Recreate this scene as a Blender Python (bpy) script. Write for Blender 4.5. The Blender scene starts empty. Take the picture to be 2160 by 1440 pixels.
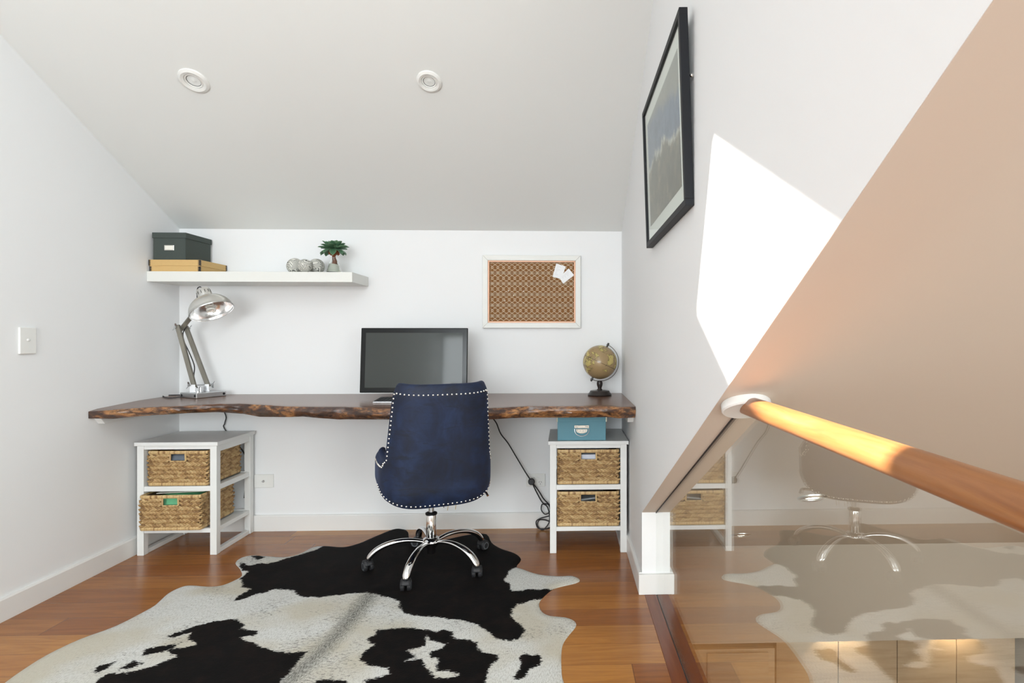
import bpy, bmesh, math, random
from mathutils import Vector, Matrix, noise
random.seed(7)
sc = bpy.context.scene
COL = sc.collection
PI = math.pi
R = math.radians

# ------------------------------------------------------------------ camera / view
F, CX, CY, YAW, H = 1200.0, 1233.0, 713.0, R(1.989), 1.075
cd = bpy.data.cameras.new('camera'); cam = bpy.data.objects.new('camera', cd); COL.objects.link(cam)
cam.location = (0, 0, H); cam.rotation_euler = (PI / 2, 0, -YAW)
cd.sensor_width = 36; cd.lens = 36 * F / 2160
cd.shift_x = (1080 - CX) / 2160; cd.shift_y = (CY - 720) / 2160
cd.clip_start = 0.02
sc.camera = cam
vs = sc.view_settings
vs.view_transform = 'Standard'; vs.look = 'None'; vs.gamma = 1; vs.exposure = 0.6
vs.use_curve_mapping = False

# ------------------------------------------------------------------ world, sun, area lights
w = bpy.data.worlds.new('world'); sc.world = w; w.use_nodes = True
w.node_tree.nodes['Background'].inputs[0].default_value = (0.75, 0.86, 1.0, 1)
w.node_tree.nodes['Background'].inputs[1].default_value = 2.0

def light(name, kind, loc, direction, energy, color=(1, 1, 1), size=None, size_y=None, angle=None, spot=None, blend=None):
    l = bpy.data.lights.new(name, kind); l.energy = energy; l.color = color
    if kind == 'AREA':
        l.shape = 'RECTANGLE'; l.size = size; l.size_y = size_y or size
    elif kind == 'SUN':
        l.angle = angle
    else:
        l.shadow_soft_size = size or 0.02
    if kind == 'SPOT':
        l.spot_size = spot; l.spot_blend = blend
    o = bpy.data.objects.new(name, l); COL.objects.link(o); o.location = loc
    o.rotation_euler = Vector(direction).to_track_quat('-Z', 'Y').to_euler()
    return o
light('sun', 'SUN', (0, 0, 6), (1.1, 0.411, -1.0), 22.0, (1.0, 0.95, 0.86), angle=R(0.7))
# daylight from the windows behind the camera, then added fill lights
light('window_light', 'AREA', (-0.9, -3.9, 1.45), (-0.05, 1, 0.05), 94, (0.89, 0.96, 1.0), 2.4, 1.5)
light('roof_fill', 'AREA', (-0.25, 0.3, 2.45), (-1.0, 0.25, -0.42), 16, (0.88, 0.96, 1.0), 1.1, 0.9)  # added fill below the ridge, aimed at the left wall
light('overhead_fill', 'AREA', (-1.0, -1.6, 2.40), (0, .15, -1), 13, (0.92, 0.97, 1.0), 1.8, 1.8)  # added overhead fill panel, no such lamp on the ceiling
light('stair_void_fill', 'AREA', (2.7, -2.7, 1.25), (-0.95, 1, 0.0), 66, (0.90, 0.96, 1.0), 1.5, 1.6)  # added fill across the stair void to brighten the left wall, no window there
light('lower_bounce_fill', 'AREA', (1.7, 1.0, -1.6), (-0.05, 0.25, 1), 5, (1.0, 0.80, 0.60), 2.0, 2.4)  # added upward fill in place of sunlight bounced off the lower floor

# ------------------------------------------------------------------ room numbers
XL, XR, YB, Z0, M = -2.143, 0.325, 3.2417, 1.684, 0.5404
YRG = 0.75; ZRG = Z0 + M * (YB - YRG); MR = 0.54; YREAR = -4.0; YFL = -0.35
XO = 0.445                       # outer side of the right wall
SY, SZ, SM = 2.389, 0.341, 0.5036   # lower ceiling: passes (SY, SZ), slope SM
def roof(y): return Z0 + M * (YB - y) if y >= YRG else ZRG - MR * (YRG - max(y, YFL))
def soff(y): return SZ + SM * (SY - y)
def ray(px, py):
    X = (px - CX) / F; Z = (CY - py) / F; c, s = math.cos(YAW), math.sin(YAW)
    return (c * X + s, -s * X + c, Z)
def at_y(px, py, y):
    d = ray(px, py); t = y / d[1]; return Vector((d[0] * t, y, H + d[2] * t))
def at_x(px, py, x):
    d = ray(px, py); t = x / d[0]; return Vector((x, d[1] * t, H + d[2] * t))
def at_z(px, py, z):
    d = ray(px, py); t = (z - H) / d[2]; return Vector((d[0] * t, d[1] * t, z))

# ------------------------------------------------------------------ materials
class NT:
    def __init__(s, name):
        s.m = bpy.data.materials.new(name); s.m.use_nodes = True
        s.t = s.m.node_tree; s.b = s.t.nodes['Principled BSDF']; s.o = s.t.nodes['Material Output']
    def n(s, typ, **kw):
        nd = s.t.nodes.new(typ)
        for k, v in kw.items():
            if k.startswith('i_'):
                key = k[2:]
                nd.inputs[int(key) if key.isdigit() else key].default_value = v
            else: setattr(nd, k, v)
        return nd
    def l(s, a, b): s.t.links.new(a, b); return s
    def coords(s, scale=(1, 1, 1), rot=(0, 0, 0)):
        tc = s.n('ShaderNodeTexCoord'); mp = s.n('ShaderNodeMapping')
        mp.inputs['Scale'].default_value = scale; mp.inputs['Rotation'].default_value = rot
        s.l(tc.outputs['Object'], mp.inputs[0]); return mp.outputs[0]
    def noise(s, vec, scale, detail=4, rough=0.5, dist=0):
        nd = s.n('ShaderNodeTexNoise'); nd.inputs['Scale'].default_value = scale
        nd.inputs['Detail'].default_value = detail; nd.inputs['Roughness'].default_value = rough
        nd.inputs['Distortion'].default_value = dist
        if vec is not None: s.l(vec, nd.inputs['Vector'])
        return nd.outputs['Fac']
    def ramp(s, fac, stops, interp='LINEAR'):
        nd = s.n('ShaderNodeValToRGB'); nd.color_ramp.interpolation = interp
        e = nd.color_ramp.elements
        while len(e) < len(stops): e.new(0.5)
        for el, (p, c) in zip(e, stops):
            el.position = p; el.color = (*c, 1) if len(c) == 3 else c
        s.l(fac, nd.inputs[0]); return nd.outputs[0]
    def mix(s, fac, a, b, blend='MIX'):
        nd = s.n('ShaderNodeMix', data_type='RGBA', blend_type=blend)
        for sock, v in ((nd.inputs[0], fac), (nd.inputs[6], a), (nd.inputs[7], b)):
            if isinstance(v, (int, float)): sock.default_value = v
            elif isinstance(v, tuple): sock.default_value = (*v, 1) if len(v) == 3 else v
            else: s.l(v, sock)
        return nd.outputs[2]
    def math(s, op, a, b=None, c=None, clamp=False):
        nd = s.n('ShaderNodeMath', operation=op, use_clamp=clamp)
        for i, v in enumerate((a, b, c)):
            if v is None: continue
            if isinstance(v, (int, float)): nd.inputs[i].default_value = v
            else: s.l(v, nd.inputs[i])
        return nd.outputs[0]
    def bump(s, h, strength=0.3, dist=0.002):
        nd = s.n('ShaderNodeBump'); nd.inputs['Strength'].default_value = strength
        nd.inputs['Distance'].default_value = dist
        s.l(h, nd.inputs['Height']); s.l(nd.outputs[0], s.b.inputs['Normal'])
    def col(s, c):
        if isinstance(c, tuple): s.b.inputs['Base Color'].default_value = (*c, 1)
        else: s.l(c, s.b.inputs['Base Color'])
    def set(s, **kw):
        for k, v in kw.items():
            s.b.inputs[{'rough': 'Roughness', 'metal': 'Metallic', 'trans': 'Transmission Weight', 'ior': 'IOR', 'coat': 'Coat Weight',
                        'sheen': 'Sheen Weight', 'alpha': 'Alpha', 'spec': 'Specular IOR Level', 'coatr': 'Coat Roughness'}[k]].default_value = v
        return s
def srgb(r, g, b):
    f = lambda c: c / 12.92 if c <= 0.04045 else ((c + 0.055) / 1.055) ** 2.4
    return (f(r / 255), f(g / 255), f(b / 255))
def plain(name, c, rough=0.5, metal=0.0, var=0.04, vscale=30, bump=0.0, **kw):
    t = NT(name); v = t.noise(t.coords(), vscale, 3)
    t.col(t.mix(v, tuple(x * (1 - var) for x in c), tuple(min(1, x * (1 + var)) for x in c)))
    t.set(rough=rough, metal=metal, **kw)
    if bump: t.bump(v, bump)
    return t.m
def paint(name, c, rough=0.6):
    t = NT(name); v = t.coords()
    t.col(t.mix(t.noise(v, 1.3, 2), tuple(x * 0.985 for x in c), c))
    t.set(rough=rough, spec=0.3); t.bump(t.noise(v, 260, 2), 0.05, 0.0006); return t.m
M_wall = paint('wall_paint', (0.84, 0.845, 0.845))
M_ceil = paint('ceiling_paint', (0.80, 0.815, 0.795))
M_trimw = paint('satin_trim_paint', (0.80, 0.79, 0.765), 0.35)
M_soff = paint('soffit_warm_cast', (0.63, 0.545, 0.46))  # off-white paint with the warm bounce light mixed into its colour
M_white = plain('white_lacquer', (0.78, 0.785, 0.765), 0.35, var=0.01)
M_plastic = plain('white_plastic', (0.80, 0.80, 0.77), 0.3, var=0.01)
M_shelf = plain('shelf_white', (0.745, 0.745, 0.705), 0.4, var=0.01)
M_black = plain('black_plastic', (0.012, 0.012, 0.013), 0.35)
M_rubber = plain('black_rubber', (0.018, 0.018, 0.02), 0.55)
M_grey = plain('grey_plastic', (0.12, 0.13, 0.14), 0.4)
M_chrome = plain('chrome', (0.88, 0.88, 0.88), 0.07, 1.0, var=0.01)
M_steel = plain('brushed_steel', (0.6, 0.61, 0.62), 0.32, 1.0)
M_alu = plain('spun_aluminium', (0.80, 0.79, 0.76), 0.28, 1.0, var=0.03)
M_nail = plain('nickel_nail', (0.80, 0.78, 0.74), 0.22, 1.0)

def wood(name, c1, c2, c3, axis='X', rough=0.35, scale=1.0, bump=0.15, coat=0.0):
    t = NT(name)
    st = {'X': (1.2, 16, 16), 'Y': (16, 1.2, 16), 'Z': (16, 16, 1.2)}[axis]
    v = t.coords(tuple(x * scale for x in st))
    n1 = t.noise(v, 1.5, 6, 0.6, 0.6); n2 = t.noise(v, 7, 5, 0.65, 0.2)
    base = t.ramp(n1, [(0.3, c1), (0.5, c2), (0.7, c3)])
    t.col(t.mix(t.math('MULTIPLY', n2, 0.35), base, c1))
    t.set(rough=rough, coat=coat); t.bump(n2, bump, 0.001); return t.m
M_rail = wood('oiled_rail_timber', (0.22, 0.078, 0.022), (0.33, 0.13, 0.040), (0.42, 0.19, 0.068), 'Y', 0.35, scale=2.2, coat=0.4)
M_rail.node_tree.nodes['Principled BSDF'].inputs['Coat Roughness'].default_value = 0.38
M_border = wood('red_border_timber', (0.10, 0.022, 0.006), (0.17, 0.042, 0.012), (0.22, 0.06, 0.018), 'Y', 0.25)
M_lampwood = wood('weathered_grey_timber', (0.13, 0.12, 0.095), (0.20, 0.185, 0.15), (0.27, 0.25, 0.20), 'Z', 0.6)
M_pale = wood('pale_oak_veneer', (0.55, 0.40, 0.26), (0.66, 0.50, 0.34), (0.72, 0.56, 0.40), 'X', 0.4)

def floor_mat():
    t = NT('timber_floorboards'); W, L = 0.1275, 2.4
    tc = t.n('ShaderNodeTexCoord'); sp = t.n('ShaderNodeSeparateXYZ'); t.l(tc.outputs['Object'], sp.inputs[0])
    x, y = sp.outputs[0], sp.outputs[1]
    yr = t.math('DIVIDE', t.math('ADD', y, 10.0 - 0.0136), W); row = t.math('FLOOR', yr)
    wn = t.n('ShaderNodeTexWhiteNoise', noise_dimensions='1D'); t.l(row, wn.inputs['W'])
    xs = t.math('DIVIDE', t.math('ADD', t.math('ADD', x, 20.0), t.math('MULTIPLY', wn.outputs['Value'], 7.0)), L)
    seg = t.math('FLOOR', xs)
    cb = t.n('ShaderNodeCombineXYZ'); t.l(row, cb.inputs[0]); t.l(seg, cb.inputs[1])
    wn2 = t.n('ShaderNodeTexWhiteNoise', noise_dimensions='3D'); t.l(cb.outputs[0], wn2.inputs['Vector'])
    mp = t.n('ShaderNodeMapping'); mp.inputs['Scale'].default_value = (1.6, 22, 1); t.l(tc.outputs['Object'], mp.inputs[0])
    ad = t.n('ShaderNodeVectorMath', operation='ADD'); t.l(mp.outputs[0], ad.inputs[0])
    sc_ = t.n('ShaderNodeVectorMath', operation='SCALE'); t.l(wn2.outputs['Color'], sc_.inputs[0]); sc_.inputs['Scale'].default_value = 30
    t.l(sc_.outputs[0], ad.inputs[1])
    g = t.noise(ad.outputs[0], 1.6, 7, 0.62, 1.2); g2 = t.noise(ad.outputs[0], 9, 4, 0.6)
    a = t.ramp(wn2.outputs['Value'], [(0.0, (0.31, 0.104, 0.022)), (0.4, (0.365, 0.132, 0.028)), (0.8, (0.43, 0.168, 0.036)), (1.0, (0.56, 0.25, 0.058))])
    c = t.mix(t.ramp(g, [(0.35, (0, 0, 0)), (0.62, (1, 1, 1))]), t.mix(0.4, a, (0.14, 0.038, 0.011)), a)
    c = t.mix(t.math('MULTIPLY', g2, 0.25), c, (0.12, 0.035, 0.01))
    fy = t.math('FRACT', yr); fx = t.math('FRACT', xs)
    ey = t.math('LESS_THAN', t.math('MINIMUM', fy, t.math('SUBTRACT', 1.0, fy)), 0.007)
    ex = t.math('LESS_THAN', t.math('MINIMUM', fx, t.math('SUBTRACT', 1.0, fx)), 0.0006)
    gap = t.math('MAXIMUM', ey, ex)
    t.col(t.mix(t.math('MULTIPLY', gap, 0.65), c, (0.07, 0.02, 0.008)))
    t.set(rough=0.23, spec=0.5)
    t.bump(t.math('SUBTRACT', t.math('MULTIPLY', g2, 0.1), gap), 0.12, 0.001)
    return t.m
M_floor = floor_mat()

def pane_mat(name, boost=1.0, tint=(0.97, 0.99, 0.975), base=0.04):
    # thin clear glass: Schlick reflection over straight-through transparency
    t = NT(name); t.t.nodes.remove(t.b)
    g = t.n('ShaderNodeNewGeometry'); dt = t.n('ShaderNodeVectorMath', operation='DOT_PRODUCT')
    t.l(g.outputs['Incoming'], dt.inputs[0]); t.l(g.outputs['Normal'], dt.inputs[1])
    c = t.math('ABSOLUTE', dt.outputs['Value'])
    p = t.math('POWER', t.math('SUBTRACT', 1.0, c), 5.0)
    f = t.math('MULTIPLY', t.math('ADD', base, t.math('MULTIPLY', p, 1 - base)), boost, clamp=True)
    tr = t.n('ShaderNodeBsdfTransparent'); tr.inputs[0].default_value = (*tint, 1)
    gl = t.n('ShaderNodeBsdfGlossy'); gl.inputs['Roughness'].default_value = 0.0
    gl.inputs['Color'].default_value = (1, 1, 1, 1)
    mx = t.n('ShaderNodeMixShader'); t.l(f, mx.inputs[0]); t.l(tr.outputs[0], mx.inputs[1]); t.l(gl.outputs[0], mx.inputs[2])
    t.l(mx.outputs[0], t.o.inputs[0]); return t.m
M_pane = pane_mat('clear_glass_pane', 1.35, base=0.07)
M_picglass = pane_mat('picture_glass', 0.6)
M_vase = NT('clear_glass').set(rough=0.0, trans=1.0, ior=1.45); M_vase.col((0.96, 0.98, 0.96)); M_vase = M_vase.m

# ------------------------------------------------------------------ mesh builder
def world(o):
    m = o.matrix_basis.copy(); p = o.parent
    while p: m = p.matrix_basis @ m; p = p.parent
    return m
class MB:
    def __init__(s): s.bm = bmesh.new(); s.mi = 0
    def _f(s, vs):
        try: f = s.bm.faces.new(vs); f.material_index = s.mi; return f
        except ValueError: return None
    def box(s, a, b, m=None):
        a, b = Vector(a), Vector(b)
        v = [Vector((x, y, z)) for z in (a.z, b.z) for y in (a.y, b.y) for x in (a.x, b.x)]
        if m: v = [m @ p for p in v]
        v = [s.bm.verts.new(p) for p in v]
        for q in ((0, 2, 3, 1), (4, 5, 7, 6), (0, 1, 5, 4), (2, 6, 7, 3), (0, 4, 6, 2), (1, 3, 7, 5)): s._f([v[i] for i in q])
        return s
    def quad(s, *p): s._f([s.bm.verts.new(Vector(q)) for q in p]); return s
    def prism(s, poly, vec):
        vec = Vector(vec); a = [s.bm.verts.new(Vector(p)) for p in poly]; b = [s.bm.verts.new(Vector(p) + vec) for p in poly]
        n = len(poly); s._f(a[::-1]); s._f(b)
        for i in range(n): s._f([a[i], a[(i + 1) % n], b[(i + 1) % n], b[i]])
        return s
    def tube(s, pts, r, seg=8, smooth=0, close=False, flat=(1, 1), up=(0, 0, 1), caps=True):
        pts = [Vector(p) for p in pts]
        if smooth: pts, r = catmull(pts, r, smooth, close)
        n = len(pts); rs = r if isinstance(r, (list, tuple)) else [r] * n
        rings = []; prev = None
        for i, p in enumerate(pts):
            if close: t = pts[(i + 1) % n] - pts[i - 1]
            else: t = pts[min(i + 1, n - 1)] - pts[max(i - 1, 0)]
            t.normalize()
            if prev is None:
                u = Vector(up) - Vector(up).dot(t) * t
                if u.length < 1e-3: u = t.orthogonal()
            else: u = prev - prev.dot(t) * t
            if u.length < 1e-6: u = t.orthogonal()
            u.normalize(); prev = u; v = t.cross(u)
            rings.append([s.bm.verts.new(p + rs[i] * (flat[0] * math.cos(a) * v + flat[1] * math.sin(a) * u)) for a in [2 * PI * k / seg for k in range(seg)]])
        m = n if close else n - 1
        for i in range(m):
            A, B = rings[i], rings[(i + 1) % n]
            for k in range(seg): s._f([A[k], A[(k + 1) % seg], B[(k + 1) % seg], B[k]])
        if not close and caps: s._f(rings[0][::-1]); s._f(rings[-1])
        return s
    def lathe(s, prof, m=None, seg=32, cap0=True, cap1=True):
        m = m or Matrix()
        rings = []
        for (r, z) in prof:
            if r < 1e-6: rings.append([s.bm.verts.new(m @ Vector((0, 0, z)))])
            else: rings.append([s.bm.verts.new(m @ Vector((r * math.cos(2 * PI * k / seg), r * math.sin(2 * PI * k / seg), z))) for k in range(seg)])
        for A, B in zip(rings, rings[1:]):
            for k in range(seg):
                k2 = (k + 1) % seg
                if len(A) == 1 and len(B) == 1: continue
                if len(A) == 1: s._f([A[0], B[k2], B[k]])
                elif len(B) == 1: s._f([A[k], A[k2], B[0]])
                else: s._f([A[k], A[k2], B[k2], B[k]])
        if cap0 and len(rings[0]) > 1: s._f(rings[0][::-1])
        if cap1 and len(rings[-1]) > 1: s._f(rings[-1])
        return s
    def sphere(s, c, r, seg=16, rings=10, m=None, sc3=(1, 1, 1)):
        mm = Matrix.Translation(Vector(c)) @ (m or Matrix()) @ Matrix.Diagonal((*sc3, 1))
        return s.lathe([(r * math.sin(PI * i / rings), -r * math.cos(PI * i / rings)) for i in range(rings + 1)], mm, seg)
    def grid(s, f, nu, nv):
        V = [[s.bm.verts.new(Vector(f(i / nu, j / nv))) for j in range(nv + 1)] for i in range(nu + 1)]
        for i in range(nu):
            for j in range(nv): s._f([V[i][j], V[i + 1][j], V[i + 1][j + 1], V[i][j + 1]])
        return V
    def build(s, name, mats, parent=None, bevel=0, smooth=False, local=False, subsurf=0, segs=2, recalc=True):
        if recalc: bmesh.ops.recalc_face_normals(s.bm, faces=s.bm.faces)
        if parent is not None and not local: s.bm.transform(world(parent).inverted())
        me = bpy.data.meshes.new(name); s.bm.to_mesh(me); s.bm.free()
        for m in (mats if isinstance(mats, (list, tuple)) else [mats]): me.materials.append(m)
        o = bpy.data.objects.new(name, me); COL.objects.link(o)
        if parent is not None: o.parent = parent
        if smooth:
            for p in me.polygons: p.use_smooth = True
            if smooth != 'all':
                try: me.set_sharp_from_angle(angle=R(40))
                except Exception: pass
        if bevel:
            b = o.modifiers.new('bevel', 'BEVEL'); b.width = bevel; b.segments = segs; b.limit_method = 'ANGLE'
        if subsurf:
            b = o.modifiers.new('subsurf', 'SUBSURF'); b.levels = subsurf; b.render_levels = subsurf
        return o
def catmull(P, r, k, close=False):
    n = len(P); rs = list(r) if isinstance(r, (list, tuple)) else None; out = []; ro = []
    for i in range(n if close else n - 1):
        g = (lambda j: P[j % n]) if close else (lambda j: P[max(0, min(n - 1, j))])
        p0, p1, p2, p3 = g(i - 1), g(i), g(i + 1), g(i + 2)
        for j in range(k):
            t = j / k
            out.append(0.5 * ((2 * p1) + (-p0 + p2) * t + (2 * p0 - 5 * p1 + 4 * p2 - p3) * t * t + (-p0 + 3 * p1 - 3 * p2 + p3) * t ** 3))
            if rs: ro.append(rs[i] * (1 - t) + rs[(i + 1) % n] * t)
    if not close:
        out.append(P[-1])
        if rs: ro.append(rs[-1])
    return out, (ro if rs else r)
def tag(o, label=None, cat=None, group=None, kind=None):
    if label: o['label'] = label
    if cat: o['category'] = cat
    if group: o['group'] = group
    if kind: o['kind'] = kind
    return o
def thing(name, loc, label, cat, group=None, rot=(0, 0, 0)):
    o = bpy.data.objects.new(name, None); COL.objects.link(o); o.location = loc; o.rotation_euler = rot
    o.matrix_basis = Matrix.Translation(Vector(loc)) @ Matrix.Rotation(rot[2], 4, 'Z') @ Matrix.Rotation(rot[1], 4, 'Y') @ Matrix.Rotation(rot[0], 4, 'X')
    o.empty_display_size = 0.05
    return tag(o, label, cat, group)
def st(o, label=None):
    o['kind'] = 'structure'
    if label: o['label'] = label
    return o
def copy_tree(o, parent=None):
    c = o.copy(); COL.objects.link(c)
    if parent is not None: c.parent = parent
    for ch in list(o.children): copy_tree(ch, c)
    return c
def axis_m(origin, z, x=None):
    z = Vector(z).normalized()
    x = (Vector(x) - Vector(x).dot(z) * z).normalized() if x is not None else z.orthogonal().normalized()
    y = z.cross(x); m = Matrix((x, y, z)).transposed().to_4x4(); m.translation = Vector(origin); return m

# ================================================================== THE SETTING
st(MB().box((XL - 0.1, YREAR, -0.22), (XO - 0.11, YB + 0.05, 0)).build('floor', M_floor), 'glossy red-brown timber floorboards of the study')
st(MB().box((XL - 0.1, YB, -0.2), (XO, YB + 0.1, Z0 + 0.1)).build('wall_back', M_wall), 'white wall behind the desk')
st(MB().prism([(XL, YREAR - 0.05, -0.2), (XL, YB + 0.05, -0.2), (XL, YB + 0.05, Z0), (XL, YRG, ZRG + 0.1), (XL, YFL, roof(YFL) + .1), (XL, YREAR - 0.05, roof(YREAR) + 0.1)], (-0.1, 0, 0)).build('wall_left', M_wall), 'white wall on the left with the light switch')
yx = -1.765
st(MB().prism([(XR, SY, -0.2), (XR, YB + 0.05, -0.2), (XR, YB + 0.05, Z0), (XR, YRG, ZRG + 0.08), (XR, YFL, roof(YFL) + .08), (XR, yx, roof(yx) + 0.08), (XR, yx, soff(yx)), (XR, SY, SZ)], (XO - XR, 0, 0)).build('wall_right', [M_wall]), 'white wall on the right cut off along a slope above the stair')
# rear wall (behind the camera)
st(MB().box((XL - 0.1, YREAR - 0.1, -2.7), (3.3, YREAR, 3.0)).build('wall_rear', M_wall))
# ceiling with skylight opening in the rear pitch
X2_ = 3.2; SX0, SX1, SY0, SY1 = -1.727, -1.283, -0.064, 0.633
mb = MB()
mb.quad((XL, YB, Z0), (XO, YB, Z0), (XO, YRG, ZRG), (XL, YRG, ZRG))
def rq(x0, x1, y0, y1): mb.quad((x0, y0, roof(y0)), (x1, y0, roof(y0)), (x1, y1, roof(y1)), (x0, y1, roof(y1)))
rq(XL, SX0, YFL, YRG - 1e-5); rq(SX1, XO, YFL, YRG - 1e-5); rq(SX0, SX1, YFL, SY0); rq(XL, XO, YREAR, YFL); rq(XO, X2_, YREAR, yx); rq(SX0, SX1, SY1, YRG - 1e-5)
st(mb.build('ceiling', M_ceil), 'sloping white ceiling with two downlights')
mb = MB()
for (a, b, c, d) in ((SX0 - .03, SX0, SY0 - .03, SY1 + .03), (SX1, SX1 + .03, SY0 - .03, SY1 + .03), (SX0, SX1, SY0 - .03, SY0), (SX0, SX1, SY1, SY1 + .03)):
    mb.prism([(a, c, roof(c) + .004), (b, c, roof(c) + .004), (b, d, roof(d) + .004), (a, d, roof(d) + .004)], (0, 0, 0.05))
st(mb.build('window_1', M_white), 'skylight frame in the rear roof slope')
# lower ceiling over the stair, seen beyond the glass
Y2 = 3.48; X2 = 3.2
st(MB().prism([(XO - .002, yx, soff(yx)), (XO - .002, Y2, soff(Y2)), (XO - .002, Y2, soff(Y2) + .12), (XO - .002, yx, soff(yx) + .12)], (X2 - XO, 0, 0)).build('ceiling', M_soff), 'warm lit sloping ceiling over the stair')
# warm bounce light painted onto the right wall's underside, in the stair ceiling plane
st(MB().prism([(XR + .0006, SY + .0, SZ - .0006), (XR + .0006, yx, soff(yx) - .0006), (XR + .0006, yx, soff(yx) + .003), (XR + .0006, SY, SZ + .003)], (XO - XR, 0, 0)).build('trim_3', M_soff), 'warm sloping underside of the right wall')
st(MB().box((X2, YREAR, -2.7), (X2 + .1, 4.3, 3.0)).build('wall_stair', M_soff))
st(MB().box((XO - 0.12, YREAR, -2.7), (XO - 0.02, 4.2, -0.22)).build('wall_lower_left', M_wall))
st(MB().box((XO - .1, YREAR, -2.7), (X2, 4.2, -2.6)).build('floor', plain('lower_floor_timber', (0.45, 0.26, 0.12), 0.4)), 'timber floor of the level below')
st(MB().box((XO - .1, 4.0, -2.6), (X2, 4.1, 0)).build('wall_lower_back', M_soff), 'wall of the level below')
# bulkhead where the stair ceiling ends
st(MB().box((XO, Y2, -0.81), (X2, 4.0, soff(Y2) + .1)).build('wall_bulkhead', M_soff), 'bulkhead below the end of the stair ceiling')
# baseboards
def base_prof(h=0.088, d=0.015): return [(0, 0), (d, 0), (d, h - .006), (d - .004, h), (0, h)]
st(MB().prism([(XL + u, YREAR, v) for u, v in base_prof()], (0, YB - YREAR, 0)).build('baseboard_left', M_trimw), 'white skirting board along the left wall')
st(MB().prism([(XL, YB - u, v) for u, v in base_prof()], (XR - XL, 0, 0)).build('baseboard_back', M_trimw), 'white skirting board along the back wall')
mb = MB().prism([(XR - u, SY - .0, v) for u, v in base_prof()], (0, YB - SY, 0))
mb.box((XR - .015, SY - .017, 0), (XO + .017, SY, .084)); mb.box((XO, SY, 0), (XO + .015, SY + .6, .084))
st(mb.build('baseboard_right', M_trimw, bevel=0.002), 'white skirting board wrapping the end of the right wall')
# timber border and glass channel
st(MB().box((0.334, YREAR, -.2), (0.383, SY - .002, .0015)).box((0.392, YREAR, -.2), (0.447, SY - .002, .0015)).build('trim_1', M_border, bevel=.0015), 'dark red timber edge strip under the glass')
st(MB().box((0.383, YREAR, -.01), (0.392, SY - .001, .0008)).build('trim_2', M_rubber), 'black glazing channel in the timber strip')

# ================================================================== BALUSTRADE
XG = 0.3875
gl_top = 0.919
mb = MB().prism([(XG - .003, SY - .001, 0.001), (XG - .003, SY - .001, SZ - .004), (XG - .003, SY - (gl_top + .004 - SZ) / SM, gl_top), (XG - .003, YREAR + .02, gl_top), (XG - .003, YREAR + .02, 0.001)], (.006, 0, 0))
tag(mb.build('glass_panel', M_pane), 'clear glass balustrade panel standing in the timber edge strip beside the stair', 'glass panel')
st(MB().prism([(XG - .0045, SY - .003, SZ - .0035), (XG - .0045, SY - .003, SZ - .0005), (XG - .0045, 1.25, soff(1.25) - .0008), (XG - .0045, 1.25, soff(1.25) - .0045)], (.009, 0, 0)).build('trim_4', M_rubber), 'dark glazing line along the sloping underside')
zr = 0.9325; yr0 = SY - (zr - SZ) / SM
hr = thing('handrail', (XG, yr0, zr), 'round oiled timber handrail running from the white disc above the glass panel', 'handrail')
MB().tube([(XG, yr0 - .006, zr), (XG, yr0 - .12, zr), (XG, YREAR + .02, zr)], 0.0205, 40).build('rail', M_rail, hr, smooth=True)
nrm = Vector((0, -SM, -1)).normalized()
sd = Vector((0, -1, SM)).normalized()
MB().lathe([(0.0, 0.0), (0.049, 0.0), (0.052, 0.004), (0.052, 0.018), (0.049, 0.021), (0.0, 0.021)], axis_m(Vector((XG - 0.002, yr0 - .012, zr + .006)) - nrm * 0.001, nrm, sd), 48).build('end_disc', M_white, hr, smooth=True)

# ================================================================== LEVEL BELOW
def cupboard(x0, x1, label):
    o = thing('cupboard', ((x0 + x1) / 2, Y2 + .2, -2.6), label, 'cupboard', None)
    return o
cb = cupboard(0.83, 1.29, 'pale timber cupboard front low behind the glass, beside the timber strip')
MB().box((0.80, Y2 - .0, -2.6), (1.30, 3.98, -.845)).build('body', M_pale, cb, bevel=.002)
MB().box((0.875, Y2 - .018, -2.5), (1.255, Y2 - .001, -.862)).build('door', M_pale, cb, bevel=.002)
XP = [1.45, 1.885, 2.30, 2.72, 3.14]
for i in range(4):
    side = ['nearest the pale cupboard front', 'second from the pale cupboard front, left of the middle glow', 'third from the pale cupboard front', 'farthest right below the bulkhead'][i]
    tag(MB().box((XP[i] + .0025, 3.86, -2.6), (XP[i + 1] - .0025, 3.985, -.83)).build('wall_panel', M_pale, bevel=.002),
        'tall pale panel lit by a warm lamp seen through the glass, ' + side, 'panel', 'panels under the bulkhead')
def m_emit(name, c, s):
    t = NT(name); t.col((0.8, 0.8, 0.8)); t.b.inputs['Emission Color'].default_value = (*c, 1); t.b.inputs['Emission Strength'].default_value = s; return t.m
M_glow = m_emit('warm_lamp_glow', (1, 0.86, 0.6), 25)
for i, x in enumerate((1.89, 2.70)):
    o = thing('puck_light', (x, 3.80, -.81), 'small warm lamp under the bulkhead, ' + ('left one' if i == 0 else 'right one') + ' above the lit panels', 'lamp', 'lamps under the bulkhead')
    MB().lathe([(0, -.001), (.03, -.001), (.03, -.010), (.022, -.010)], Matrix.Translation((x, 3.80, -.81)), 24, cap1=False).build('rim', M_steel, o, smooth=True)
    MB().lathe([(0, -.011), (.022, -.011)], Matrix.Translation((x, 3.80, -.81)), 24).build('lens', M_glow, o)
    light('puck_lamp', 'SPOT', (x, 3.81, -.83), (0, .25, -1), 7, (1, .78, .5), size=.015, spot=R(95), blend=.5)

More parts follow.
